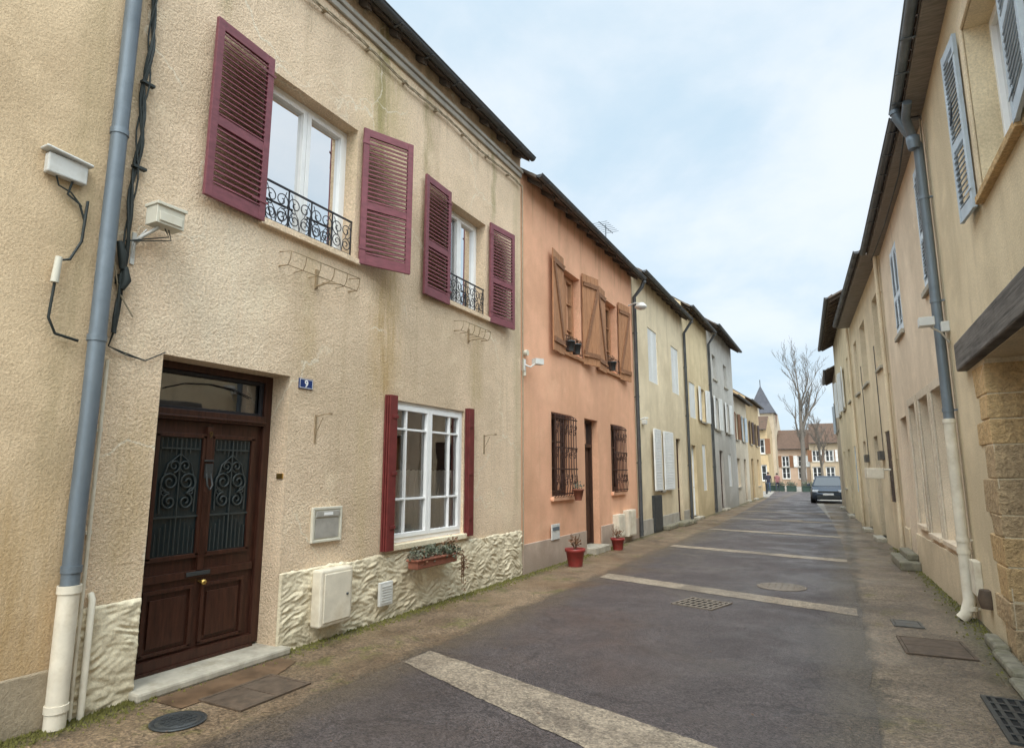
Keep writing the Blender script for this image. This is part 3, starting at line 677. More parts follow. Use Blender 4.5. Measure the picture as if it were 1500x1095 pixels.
b.tube([(2.46,.05,3.28),(2.48,.06,3.2),(2.50,.05,3.08)],[.02,.032,.02],8);b.tube([(2.52,.05,3.1),(2.53,.06,3.0),(2.51,.05,2.93)],[.02,.035,.02],8);b.box(2.48,2.53,.0,.06,2.97,3.04)
b.make('cable_splice_box',h1,'wires',.004)
b=B(LF);b.tube([(2.475,.03,2.4),(2.475,.03,.0)],.013,8);b.tube([(2.53,.05,.0),(2.53,.05,.76),(2.53,.02,.79)],.022,10)
for zz in (.5,1.2,1.9): b.box(2.455,2.495,.0,.03,zz-.012,zz+.012)
b.make('conduit',h1,'cream')
b=B(LF);b.tube([(2.62,.03,2.75),(2.5,.04,2.9),(2.42,.04,3.2),(2.42,.04,6.9)],.006,5);b.tube([(2.43,.02,2.45),(2.45,.02,3.4),(2.43,.02,6.8)],.009,5);b.make('wall_cable',h1,'gcable')
b=B(LF);b.box(2.60,2.82,.10,.24,3.45,3.60);b.box(2.59,2.83,.09,.255,3.59,3.615);b.box(2.62,2.80,.242,.25,3.47,3.54);wb=b.make('alarm_box',h1,'plast',.012)
b=B(LF);b.box(2.57,2.60,.0,.012,3.15,3.4);b.tube([(2.585,.01,3.3),(2.6,.08,3.36),(2.68,.15,3.45)],.013,8);b.tube([(2.585,.01,3.2),(2.57,.05,3.32),(2.62,.10,3.42)],.008,6)
b.make('mounting_bracket',wb,'wplast')
b=B(LF)
for k in range(2): b.tube([(2.72+k*.03,.16,3.45),(2.75+k*.02,.17,3.39-k*.02),(2.68,.1,3.37-k*.02),(2.5,.04,3.3)],.005,5)
b.make('box_cable',wb,'wires')
b=B(LF);b.box(4.52,4.92,.0,.022,.93,1.27);b.box(4.52,4.92,.022,.034,.93,.955);b.box(4.52,4.92,.022,.034,1.245,1.27);b.box(4.52,4.545,.022,.034,.955,1.245);b.box(4.895,4.92,.022,.034,.955,1.245);lb=b.make('letterbox',h1,'plast',.004)
b=B(LF);b.box(4.56,4.88,.022,.028,.97,1.16);b.box(4.56,4.88,.022,.038,1.175,1.232);b.make('letterbox_flap',lb,'szinc',.004)
b=B(LF);b.box(4.66,4.78,.0385,.040,1.19,1.218);b.make('name_label',lb,'white')
b=B(LF);b.box(4.55,4.99,.02,.15,.15,.68);gc=b.make('gas_meter_cabinet',h1,'cream',.02)
b=B(LF);b.box(4.59,4.95,.15,.162,.19,.64);b.make('cabinet_door',gc,'cream',.01)
b=B(LF);b.lathe((4.9,.163,.42),[(.001,-.012),(.014,-.008),(.014,.008),(.001,.012)],10);b.make('cabinet_lock',gc,'castd')
b=B(LF);b.box(5.50,5.72,.05,.085,.17,.42);vt=b.make('vent',h1,'wplast',.006)
b=B(LF)
for k in range(7): b.box(5.53,5.69,.085,.092,.20+k*.028,.212+k*.028)
b.make('vent_slats',vt,'wplast')
def hook(u,z):
    b=B(LF);b.box(u-.012,u+.012,0,.008,z-.28,z);b.tube([(u,.0,z-.02),(u+.0,.12,z-.0),(u+.02,.2,z+.0)],.005,5);b.tube([(u,.005,z-.2),(u,.1,z-.03)],.004,5);b.box(u-.02,u+.02,.19,.205,z-.01,z+.01);b.make('wall_hook',h1,'rcable')
hook(4.52,2.18);hook(7.85,2.16)
def basket(u0,u1,z):
    b=B(LF);r=.005
    b.tube([(u0,.0,z+.02),(u0,.16,z),(u1,.16,z),(u1,0,z+.02)],r,5);b.tube([(u0,.0,z-.12),(u0,.12,z-.13),(u1,.12,z-.13),(u1,0,z-.12)],r,5)
    n=5
    for i in range(n+1):
        u=u0+(u1-u0)*i/n;b.tube([(u,.16,z),(u,.15,z-.08),(u,.12,z-.13),(u,0,z-.13)],r,5)
    m_=(u0+u1)/2
    b.box(m_-.015,m_+.015,0,.02,z-.22,z-.02);b.tube([(m_,.0,z-.2),(m_,.16,z-.18),(m_+.15,.2,z-.16)],.009,5)
    b.make('flower_box_bracket',h1,'rcable')
basket(3.95,4.9,3.68);basket(7.0,7.75,3.68)
b=B(LF);b.box(4.155,4.185,-.10,-.02,1.55,1.60);b.make('door_bell',h1,'brass',.003)
pt=thing('flower_planter',LF.P(6.4,.1,.55),'long terracotta planter of succulents hung below window','planter')
b=B(LF);b.box(6.0,6.84,.07,.21,.50,.60);b.box(5.98,6.86,.05,.23,.585,.61);b.make('planter_box',pt,'terra',.01)
b=B(LF);b.box(6.02,6.82,.08,.20,.602,.608);b.make('soil',pt,'soil')
b=B(WF)
for i in range(15): leaves(b,LF.P(6.02+i*.057,.15+U_(-.05,.06),.645+U_(-.03,.04)),(.10,.07,.12),55,.038)
b.make('succulents',pt,'leaf')
def wadd(bb,c,rad,n,size,flat=.6):
    f=bb.fr;bb.fr=WF;leaves(bb,c,rad,n,size,flat);bb.fr=f
b=B(LF);wadd(b,LF.P(6.72,.18,.72),(.08,.1,.16),70,.04);wadd(b,LF.P(6.1,.2,.62),(.06,.08,.12),40,.035)
for k in range(6): 
    u=6.93+U_(-.05,.06);b.tube([(6.84,.2,.60),(u,.24,.56),(u+.02,.23,.35+U_(0,.1)),(u+.03,.22,.22+U_(0,.15))],.004,4)
wadd(b,LF.P(6.95,.24,.42),(.04,.06,.4),80,.03,.6)
b.make('trailing_plant',pt,'leaf2')
# ------------------------------------------------------------------ left house 2 (orange)
H2h=[(10.88,11.82,3.95,5.66),(13.36,14.25,3.95,5.66),(10.28,11.28,1.18,2.72),(11.95,12.75,.12,2.73,.25),(13.62,14.5,1.18,2.73)]
h2=house(LF,9.06,15.62,6.68,.3,H2h,'h2','orange rendered house with brown wooden shutters')
b=B(LF);b.box(9.07,11.9,.003,.03,0,.47);b.box(12.8,15.6,.003,.03,0,.49);b.make('plinth',h2,'plinth2',.008)
for (a,c,e,g,_x) in [h+(0,) if len(h)==4 else h for h in H2h]:
    if e>3: window(h2,LF,a,c,e,g,.15,'zwood',2,1,(.33,.66),'glass','zwood',.06)
    elif e>1:
        window(h2,LF,a,c,e,g,.15,'brown2',2,1,(.33,.66),'glass','h2',.05);grille(h2,LF,a-.05,c+.05,e-.05,g)
shutter(h2,LF,10.84,-1,.66,3.85,5.82,5,'zwood','z');shutter(h2,LF,11.86,1,.62,3.85,5.82,14,'zwood','z')
shutter(h2,LF,13.30,-1,.62,3.85,5.80,4,'zwood','z');shutter(h2,LF,14.30,1,.64,3.85,5.80,8,'zwood','z')
b=B(LF);b.box(12.0,12.7,-.25,-.2,.14,2.15);b.box(12.05,12.65,-.2,-.185,.25,.9);b.box(12.1,12.32,-.2,-.185,1.1,2.05);b.box(12.4,12.62,-.2,-.185,1.1,2.05);dr=b.make('door',h2,'brown2',.006)
b=B(LF);b.box(11.95,12.0,-.26,-.14,.14,2.73);b.box(12.7,12.75,-.26,-.14,.14,2.73);b.box(12,12.7,-.26,-.14,2.67,2.73);b.box(12,12.7,-.26,-.14,2.15,2.22);b.make('door_frame',dr,'brown2')
b=B(LF);b.quad((12,-.2,2.22),(12.7,-.2,2.22),(12.7,-.2,2.67),(12,-.2,2.67));b.make('transom_window',dr,'glass')
b=B(LF);b.box(11.9,12.8,-.26,.22,0,.13);b.make('doorstep',h2,'stone',.015)
for a in (10.9,13.4):
    b=B(LF)
    for i in range(9): u=a+.02+.1*i;b.tube([(u,.06,4.0),(u,.06,4.28)],.006,4)
    b.tube([(a,0,4.28),(a,.06,4.28),(a+.84,.06,4.28),(a+.84,0,4.28)],.008,5);b.tube([(a,0,4.0),(a,.06,4.0),(a+.84,.06,4.0),(a+.84,0,4.0)],.008,5);b.make('window_rail',h2,'riron')
for a in (11.1,11.45,13.7):
    t=thing('flower_pot',LF.P(a,.0,3.98),'small dark pot with dry plant on windowsill','flower pot','pots on the orange house sills')
    b=B(LF);b.lathe((a,.05,3.98),[(.07,0),(.10,.18),(.11,.18),(.11,.21),(.08,.21)],14);b.make('pot',t,'castd')
    b=B(WF);leaves(b,LF.P(a,.05,4.24),(.1,.1,.1),40,.05);b.make('plant',t,'leaf2')
b=B(LF);b.box(10.15,10.5,.03,.05,.44,.71);lb=b.make('letterbox',h2,'wplast',.006)
b=B(LF);b.box(10.18,10.47,.05,.056,.60,.66);b.make('letterbox_flap',lb,'zinc')
for (a,c,e,g) in ((13.6,14.1,.18,.68),(14.35,14.95,.14,.74)):
    b=B(LF);b.box(a,c,.0,.14,e,g);b.box(a+.03,c-.03,.14,.15,e+.03,g-.03);b.make('meter_cabinet',h2,'cream',.01)
b=B(LF);b.box(9.08,9.13,.0,.06,3.30,3.5);b.tube([(9.1,.05,3.40),(9.14,.14,3.36),(9.22,.18,3.42)],.016,8);b.obox((9.3,.2,3.47),(.075,.04,0),(-.03,.055,0),(0,0,.05));b.make('security_camera',h2,'wplast',.01)
b=B(LF);b.tube([(9.18,.01,3.62),(9.18,.07,3.62)],.05,12);b.tube([(9.13,.03,3.22),(9.13,.03,3.32)],.03,10);b.make('alarm_siren',h2,'plast')
pipe(h2,LF,15.60,.08,[([(15.6,.36,6.66),(15.6,.3,6.5),(15.6,.08,6.25),(15.6,.08,.05)],'dzinc',.05)])
b=B(LF);b.tube([(9.07,.03,0.4),(9.07,.03,6.6)],.012,6);b.make('conduit',h2,'gcable')
b=B(LF);b.tube([(15.3,.0,5.95),(15.3,.18,6.0),(15.3,.30,5.98)],.02,8);b.lathe((15.3,.34,5.9),[(.001,.10),(.08,.08),(.15,0),(.16,-.03),(.10,-.08),(.001,-.10)],16);b.make('wall_lamp',h2,'wplast')
for (x,y,r,h,lb_) in ((-4.20,10.35,.17,.30,'large dark red pot with dry twiggy plant by door'),(-4.28,12.95,.14,.24,'small red pot on pavement beside step')):
    t=thing('flower_pot',(x,y,0),lb_,'flower pot','red pots on the pavement')
    b=B();b.lathe((x,y,.006),[(r*.72,0),(r*.95,h*.8),(r*1.06,h*.82),(r*1.08,h),(r*.95,h),(r*.93,h*.9)],24);b.make('pot',t,'rpot')
    b=B();b.lathe((x,y,0),[(.001,h*.93),(r*.9,h*.93)],16);b.make('soil',t,'soil')
    b=B()
    for k in range(14): a=U_(0,6.28);q=U_(.3,1);b.tube([(x,y,h*.9),(x+math.cos(a)*.07*q,y+math.sin(a)*.07*q,h+.08),(x+math.cos(a)*.14*q,y+math.sin(a)*.14*q,h+U_(.12,.26))],.004,4)
    leaves(b,(x,y,h+.1),(.12,.12,.12),50,.05);b.make('plant',t,'leaf2')
t=thing('flower_pot',(-4.4,11.0,.75),'terracotta pot hanging on window grille','flower pot')
b=B(LF);b.lathe((11.0,.22,1.10),[(.06,0),(.10,.18),(.11,.18),(.11,.21),(.08,.21)],16);b.make('pot',t,'terra')
b=B(WF);leaves(b,LF.P(11.0,.22,1.36),(.1,.1,.1),40,.05);b.make('plant',t,'leaf')
# ------------------------------------------------------------------ left house 3..5 and beyond
def simple(fr,u0,u1,ez,oh,wm,label,wins=(),doors=(),**k):
    holes=[tuple(w[:4]) for w in wins]+[tuple(d[:4]) for d in doors]
    h=house(fr,u0,u1,ez,oh,holes,wm,label,**k)
    for w in wins:
        ty=w[4]
        if ty=='closed': closed_pair(h,fr,*w[:4],w[5])
        else:
            window(h,fr,*w[:4],.14,'white',2,1,(.5,),'fglass','stone',.05)
            if ty=='open':
                ww=(w[1]-w[0])/2
                shutter(h,fr,w[0]-.02,-1,ww,w[2],w[3],4,w[5],'louvre' if w[6] else 'panel');shutter(h,fr,w[1]+.02,1,ww,w[2],w[3],8,w[5],'louvre' if w[6] else 'panel')
    for d in doors:
        b=B(fr);b.box(d[0]+.04,d[1]-.04,-.2,-.15,d[2]+.02,d[3]-.05);b.box(d[0]+.12,d[1]-.12,-.15,-.135,d[2]+.2,d[2]+.9);b.box(d[0]+.12,d[1]-.12,-.15,-.135,d[2]+1.05,d[3]-.2);dd=b.make('door',h,d[4],.006)
        b=B(fr);b.box(d[0],d[0]+.04,-.21,-.1,d[2],d[3]);b.box(d[1]-.04,d[1],-.21,-.1,d[2],d[3]);b.box(d[0]+.04,d[1]-.04,-.21,-.1,d[3]-.05,d[3]);b.make('door_frame',dd,d[4])
        b=B(fr);b.tube([(d[1]-.15,-.13,d[2]+1.0),(d[1]-.15,-.08,d[2]+1.0),(d[1]-.25,-.08,d[2]+1.0)],.01,6);b.make('handle',dd,'brass')
        b=B(fr);b.box(d[0]-.05,d[1]+.05,-.2,.2,0,max(d[2],.08));b.make('doorstep',h,'stone',.02)
    return h
h3=simple(LF,15.65,21.7,6.93,.3,'h3','cream rendered house with white shutters',
  [(17.1,18.15,4.2,5.77,'closed','offw'),(19.9,20.95,4.2,5.75,'closed','offw'),(18.0,18.3,1.13,2.84,'plain')],[(20.1,20.75,.1,2.72,'brown2')])
shutter(h3,LF,17.98,-1,.95,1.13,2.84,3,'offw','panel');shutter(h3,LF,18.32,1,.95,1.13,2.84,3,'offw','panel')
b=B(LF);b.box(16.95,17.75,.0,.08,.02,1.0)
for k in range(8): b.box(16.98+.095*k,17.05+.095*k,.08,.09,.06,.96)
b.make('cellar_hatch',h3,'castd')
b=B(LF);b.tube([(16.3,-.9,7.4),(16.3,-.9,8.75)],.018,6);b.tube([(15.7,-.9,8.62),(16.95,-.9,8.72)],.012,5)
for i in range(7): u=15.8+i*.17;b.tube([(u,-1.12,8.63+i*.013),(u,-.68,8.63+i*.013)],.008,4)
b.make('antenna',h3,'zinc')
b=B(LF);b.box(16.2,16.34,.0,.12,2.9,3.02);b.tube([(16.0,.0,3.0),(16.0,.15,3.05),(16.1,.2,3.05)],.02,6);b.make('wall_lamp',h3,'wplast',.01)
pipe(h3,LF,21.66,.08,[([(21.66,.36,6.9),(21.66,.08,6.5),(21.66,.08,.05)],'dzinc',.05)])
b=B(LF);b.box(15.67,20.05,.003,.025,0,.4);b.box(20.8,21.6,.003,.025,0,.4);b.make('plinth',h3,'conc',.01)
for (u0,u1,w) in ((19.3,20.3,.32),(20.4,20.9,.36),(17.9,19.0,.2)):
    st=thing('stone_step',LF.P((u0+u1)/2,.2,0),'low rough stone block at foot of cream wall','stone step','stone blocks along the cream house')
    b=B(LF);b.box(u0,u1,.03,.03+w,.0,.13);b.make('step',st,'mstone',.03)
h4=simple(LF,21.7,26.5,7.45,.32,'h4','yellow rendered house with white shutters and tiled roof',
  [(22.5,23.6,3.6,4.9,'closed','offw'),(24.4,25.4,3.6,4.9,'open','offw',0),(24.4,25.1,.95,2.7,'closed','offw')],[(22.4,23.2,.1,2.6,'offw')])
h5=simple(LF,26.5,33.4,7.8,.45,'h5','grey cement faced tall house with dark roof',
  [(27.6,28.5,3.5,4.9,'open','offw',0),(30.6,31.5,3.5,4.9,'open','offw',0),(27.6,28.5,5.7,6.8,'plain'),(30.6,31.5,5.7,6.8,'plain'),(30.6,31.5,1.0,2.5,'closed','offw')],[(28.3,29.2,.1,2.6,'brown2')],rm='slate')
pipe(h4,LF,26.45,.08,[([(26.45,.36,7.4),(26.45,.08,7.0),(26.45,.08,.05)],'dzinc',.05)])
LF2=Fr((-4.75,0,0),(0,1,0),(1,0,0))
h6=simple(LF2,33.45,39.4,5.6,.3,'h6','pale cream low house with brown shutters',
  [(34.5,35.4,3.4,4.8,'open','zdark',0),(37.2,38.1,3.4,4.8,'open','blue',0),(34.5,35.6,.9,2.4,'plain')],[(37.2,38.1,.1,2.4,'brown2')])
h7=simple(LF2,39.45,46,6.0,.3,'och','ochre house with brown shutters at end of row',
  [(40.6,41.5,3.4,4.8,'open','brown2',0),(43.6,44.5,3.4,4.8,'open','brown2',0),(43.6,44.8,.8,2.5,'plain')],[(40.6,41.6,.1,2.5,'brown2')])
# ------------------------------------------------------------------ right houses
RF1=Fr((1.25,0,0),(0,1,0),(-1,0,0))
r1=house(RF1,-3,8.70,6.10,.22,[(3.4,6.92,0,2.64,.6),(4.9,6.14,3.92,5.45,.25),(1.2,2.4,3.92,5.45,.25)],'r1','sand coloured house with stone pillar and timber lintel',t=.5,gm='zinc',sm='psoff')
window(r1,RF1,4.9,6.14,3.92,5.45,.18,'white',2,1,(),'glass','sand',.05);window(r1,RF1,1.2,2.4,3.92,5.45,.18,'white')
b=B(RF1);b.box(6.142,6.24,.002,.026,3.85,5.6);b.box(4.75,4.898,.002,.026,3.85,5.6);b.box(4.898,6.142,.002,.026,5.455,5.6);b.make('window_surround',r1,'r3',.01)
shutter(r1,RF1,6.27,1,.40,3.86,5.52,5,'blue');shutter(r1,RF1,4.86,-1,.6,3.88,5.5,5,'blue')
b=B(RF1);b.tube([(6.5,.08,5.0),(6.5,.11,4.75)],.008,5);b.make('shutter_stay',r1,'iron')
b=B(RF1)
z=0.02;k=0
def rblock(u0,u1,d0,d1,z0,z1):
    j=lambda s:U_(-s,s)
    P=[(u0,d0,z0),(u1+j(.010),d0,z0+j(.006)),(u1+j(.010),d1+j(.008),z0+j(.006)),(u0+j(.006),d1+j(.008),z0),(u0,d0,z1),(u1+j(.010),d0,z1+j(.006)),(u1+j(.010),d1+j(.008),z1+j(.006)),(u0+j(.006),d1+j(.008),z1)]
    b.add(P,[(0,3,2,1),(4,5,6,7),(0,1,5,4),(1,2,6,5),(2,3,7,6),(3,0,4,7)])
while z<2.58:
    hh=U_(.18,.34)
    if z+hh>2.48: hh=2.60-z
    f_=7.24+(.26 if k%2 else 0)+U_(-.07,.07);
    b.m=0 if R()<.6 else 1
    rblock(6.915,f_,-.3,.014+U_(0,.014),z+.004,z+hh-.004)
    b.m=0 if R()<.6 else 1
    rblock(6.90+U_(0,.01),7.15,-.62,-.302,z+.004,z+hh-.004)
    z+=hh;k+=1
pil=b.make('stone_pillar',r1,['sand','sand2'],.010)
b=B(RF1);b.box(6.918,7.2,.001,.010,.02,2.6);b.make('pillar_mortar',r1,'r3')
b=B(RF1);b.box(3.1,7.78,-.30,.09,2.645,2.94);b.make('timber_lintel',r1,'beam',.018)
b=B(RF1)
for k in range(14): b.box(3.42+k*.25,3.66+k*.25,-.68,-.62,.03,2.62)
b.make('garage_gate',r1,'brown2',.004)
b=B(RF1);b.box(7.1,7.6,.03,.15,.0,.10);b.box(6.3,7.06,.04,.18,.0,.08);b.box(5.2,6.26,.06,.22,.0,.06);b.make('kerb_stone',r1,'mstone',.03)
pipe(r1,RF1,8.60,.09,[([(8.5,.30,6.08),(8.5,.29,5.98),(8.57,.19,5.8),(8.60,.09,5.62),(8.60,.09,2.2)],'zinc',.052),([(8.60,.09,2.22),(8.60,.09,.75)],'cream',.058),([(8.60,.09,.77),(8.60,.09,.22),(8.60,.13,.08),(8.60,.18,.02)],'cream',.06)],br=1.3)
b=B(RF1);b.tube([(8.2,.20,6.0),(8.4,.21,5.9),(8.56,.14,5.7)],.05,12);b.lathe((8.55,.14,5.55),[(.06,0),(.075,.1),(.075,.16),(.05,.17)],14);b.make('pipe_junction',r1,'zinc')
b=B(RF1);b.tube([(8.5,.02,3.1),(8.4,.1,3.2),(8.28,.20,3.24)],.012,6);b.obox((8.24,.25,3.30),(.07,0,0),(0,.075,0),(0,0,.05));b.box(8.46,8.54,.0,.08,3.22,3.34);b.make('floodlight',r1,'wplast',.012)
b=B(RF1);b.box(8.25,8.50,.0,.07,.32,.68);b.make('meter_box',r1,'cream',.01)
b=B(RF1);b.lathe((7.95,.02,.35),[(.07,-.09),(.09,0),(.07,.09)],12);b.make('wall_vent',r1,'rust')
b=B(RF1);b.tube([(8.69,.03,6.0),(8.68,.03,3.0),(8.69,.03,.1)],.01,5);b.make('wall_cable',r1,'gcable')
RF2=seg((1.25,8.7),(1.05,14.2))
r2=house(RF2,8.73,14.2,6.06,.22,[(9.2,10.05,.74,2.70,.28),(10.35,11.15,.74,2.70,.28),(11.55,12.2,.80,2.70,.28),(12.75,13.55,.16,2.6,.25),(8.98,9.72,4.02,5.72),(11.95,12.75,4.0,5.55)],'r2','warm beige house with pale blue shutters',t=.5,gm='dzinc',sm='psoff')
for a,c,e,g in ((9.2,10.05,.74,2.70),(10.35,11.15,.74,2.70),(11.55,12.2,.8,2.7)):
    window(r2,RF2,a,c,e,g,.2,'white',1,1,(.5,),'glass','r2',.05)
    b=B(RF2);b.box(a-.11,a-.002,.002,.025,e-.08,g+.12);b.box(c+.002,c+.11,.002,.025,e-.08,g+.12);b.box(a-.002,c+.002,.002,.025,g+.002,g+.12);b.make('window_surround',r2,'h6',.006)
for a,c,e,g in ((8.98,9.72,4.02,5.72),(11.95,12.75,4.0,5.55)):
    m_=(a+c)/2
    shutter(r2,RF2,a+.01,1,m_-a-.015,e+.01,g-.01,0,'pblue','louvre',-.03);shutter(r2,RF2,c-.01,-1,c-m_-.015,e+.01,g-.01,0,'pblue','louvre',-.03)
    b=B(RF2);b.box(a-.05,c+.05,.002,.05,e-.08,e-.003);b.make('window_sill',r2,'stone',.008)
b=B(RF2);b.box(12.8,13.5,-.24,-.19,.17,2.55);b.box(12.9,13.4,-.19,-.175,.3,1.0);b.box(12.9,13.4,-.19,-.175,1.2,2.4);b.make('door',r2,'zwood',.006)
b=B(RF2);b.box(8.76,12.7,.002,.035,0,.60);b.box(13.6,14.18,.002,.035,0,.60);b.make('plinth',r2,'r3',.006)
st=thing('stone_step',RF2.P(13,.2,0),'worn mossy stone step below a house door','stone step')
b=B(RF2);b.box(12.4,13.8,.035,.34,.0,.15);b.box(12.6,13.7,.035,.20,.15,.26);b.make('step',st,'mstone',.025)
RF3=seg((1.05,14.2),(.6,21.5))
r3=simple(RF3,14.23,21.5,6.13,.33,'r3','weathered ochre beige house with dark gutter',
  [(17.75,18.9,3.9,5.5,'plain'),(15.2,16.0,3.9,5.5,'plain'),(15.0,15.9,1.0,2.5,'closed','brown2'),(20,20.8,3.9,5.4,'plain')],[(17.2,18.0,.1,2.5,'brown2'),(19.9,20.6,.1,2.5,'brown2')],t=.5,sm='psoff')
b=B(RF3);b.box(15.4,15.46,.0,.3,1.66,1.70);b.obox((15.43,.32,1.60),(.24,0,0),(0,.16,0),(0,0,.11));b.make('sign_box',r3,'cream',.015)
pipe(r3,RF3,14.3,.07,[([(14.3,.07,6.05),(14.3,.07,.05)],'r3',.04)])
for uu in (16.2,19.2):
    b=B(RF3);b.box(uu,uu+.4,.0,.1,1.9,2.1);b.tube([(uu,.02,2.1),(uu,.02,4.5)],.012,5);b.make('meter_box',r3,'cast',.01)
b=B(RF2);b.tube([(8.8,.18,5.95),(10,.12,5.88),(12,.12,5.86),(14.1,.16,5.9)],.01,5);b.make('wall_cable',r2,'wires')
RF4=seg((.6,21.5),(.15,31))
r4=simple(RF4,21.53,31,7.1,.5,'r1','tall beige house with overhanging dark eaves',
  [(23,24,4.0,5.5,'plain'),(26,27,4.0,5.5,'open','offw',0),(29,30,4.0,5.5,'open','offw',0),(23,24,1,2.5,'closed','blue'),(29,30,1,2.5,'plain')],[(26,27,.1,2.5,'brown2')],t=.5,rm='tile')
pipe(r4,RF4,21.6,.07,[([(21.6,.07,7.0),(21.6,.07,.05)],'r3',.045)])
RF5=seg((.15,31),(.0,36.5))
r5=simple(RF5,31.03,36.3,6.2,.35,'far','sand coloured house closing the row beside parked car',
  [(32,33,3.6,5,'plain'),(34.5,35.4,3.6,5,'open','blue',0),(34.5,35.4,1,2.4,'closed','blue')],[(32,32.9,.1,2.4,'brown2')],t=.5)
# ------------------------------------------------------------------ distant square
def farhouse(x0,x1,y,ez,wm,label,nw,rm='tile',t=.6,depth=8):
    f=Fr((0,y,0),(1,0,0),(0,-1,0))
    W=(x1-x0)/nw;wins=[]
    for i in range(nw):
        c=x0+(i+.5)*W
        wins.append((c-.45,c+.45,ez-2.2,ez-.8,'open','offw' if i%2 else 'zdark',0))
        wins.append((c-.5,c+.5,.9,2.4,'plain'))
    return simple(f,x0,x1,ez,.4,wm,label,wins,[],t=t,rm=rm,depth=depth,grp='houses around the far square')
farhouse(-11.5,-7.2,66,6.0,'h6','cream far house on the square',2)
farhouse(-7.1,-5.75,62,5.6,'och','narrow golden ochre house on the square',1,t=.5,depth=5)
farhouse(-6.9,-3.2,86,4.6,'sal','low salmon house beyond the trees',2)
farhouse(-3.1,1.2,84,5.2,'far','sand coloured far house behind bare trees',3)
farhouse(1.3,6.5,80,5.2,'r3','beige far house behind parked car',2)
farhouse(-16,-7.0,88,7.0,'r2','pale house at back of the square',4)
TX=-7.75
tw=thing('church_tower',(TX,78,0),'stone church tower with steep slate spire','church tower')
f=Fr((TX,78,0),(1,0,0),(0,-1,0))
b=B(f);wallgrid(b,-1.35,1.35,0,8.6,[(-.3,.3,6.8,8.0)],.4)
for u in(-1.35,1.35): b.quad((u,0,0),(u,-2.6,0),(u,-2.6,8.6),(u,0,8.6))
b.quad((-1.35,-2.6,0),(1.35,-2.6,0),(1.35,-2.6,8.6),(-1.35,-2.6,8.6));b.make('tower',tw,'far')
b=B(f);b.add([(-1.6,.25,8.6),(1.6,.25,8.6),(1.6,-2.85,8.6),(-1.6,-2.85,8.6),(-.95,-.5,9.9),(.95,-.5,9.9),(.95,-2.0,9.9),(-.95,-2.0,9.9),(0,-1.3,12.1)],[(0,1,5,4),(1,2,6,5),(2,3,7,6),(3,0,4,7),(4,5,8),(5,6,8),(6,7,8),(7,4,8),(0,1,2,3)]);b.tube([(0,-1.3,12.0),(0,-1.3,12.8)],.05,5);b.make('spire',tw,'slate')
def tree(x,y,H,label,seed,lean=0):
    random.seed(seed)
    e=thing('tree',(x,y,0),label,'tree','bare trees on the square')
    tb=B();cb=B()
    def branch(bb,p,d,L,r,lev):
        n=5;pts=[p.copy()];rr=[r]
        q=p.copy();dd=d.copy()
        kids=[]
        for i in range(n):
            dd=(dd+Vector((U_(-1,1),U_(-1,1),U_(-.2,.8)))*(.09 if lev==0 else .16)).normalized()
            q=q+dd*L/n;pts.append(q.copy());rr.append(max(.011,r*(1-.58*(i+1)/n)));kids.append((q.copy(),dd.copy(),rr[-1],(i+1)/n))
        bb.tube([tuple(a) for a in pts],rr,7 if lev<2 else (5 if lev<3 else 3))
        if lev>=4: return
        for (q,dd,r2,t) in kids:
            if lev==0 and t<.35: continue
            for s in range(2 if lev<1 else 1):
                if lev>0 and R()<.16: continue
                a=U_(0,6.28);o_=dd.orthogonal().normalized();o_=Matrix.Rotation(a,3,dd)@o_
                nd=(dd*.9+o_*U_(.40,.75)+Vector((0,0,.32))).normalized()
                branch(cb,q,nd,L*U_(.42,.58)*(1.05-.35*t if lev==0 else 1),r2*.62,lev+1)
    branch(tb,Vector((x,y,0)),Vector((lean,0,1)),H*.66,H*.019,0)
    tb.make('trunk',e,'bark');cb.make('crown',e,'bark')
tree(-2.9,62,13.6,'tall bare winter tree with fine branches',5,-.03)
tree(-1.6,73,8.5,'bare winter tree behind the taller one',11)
random.seed(99)
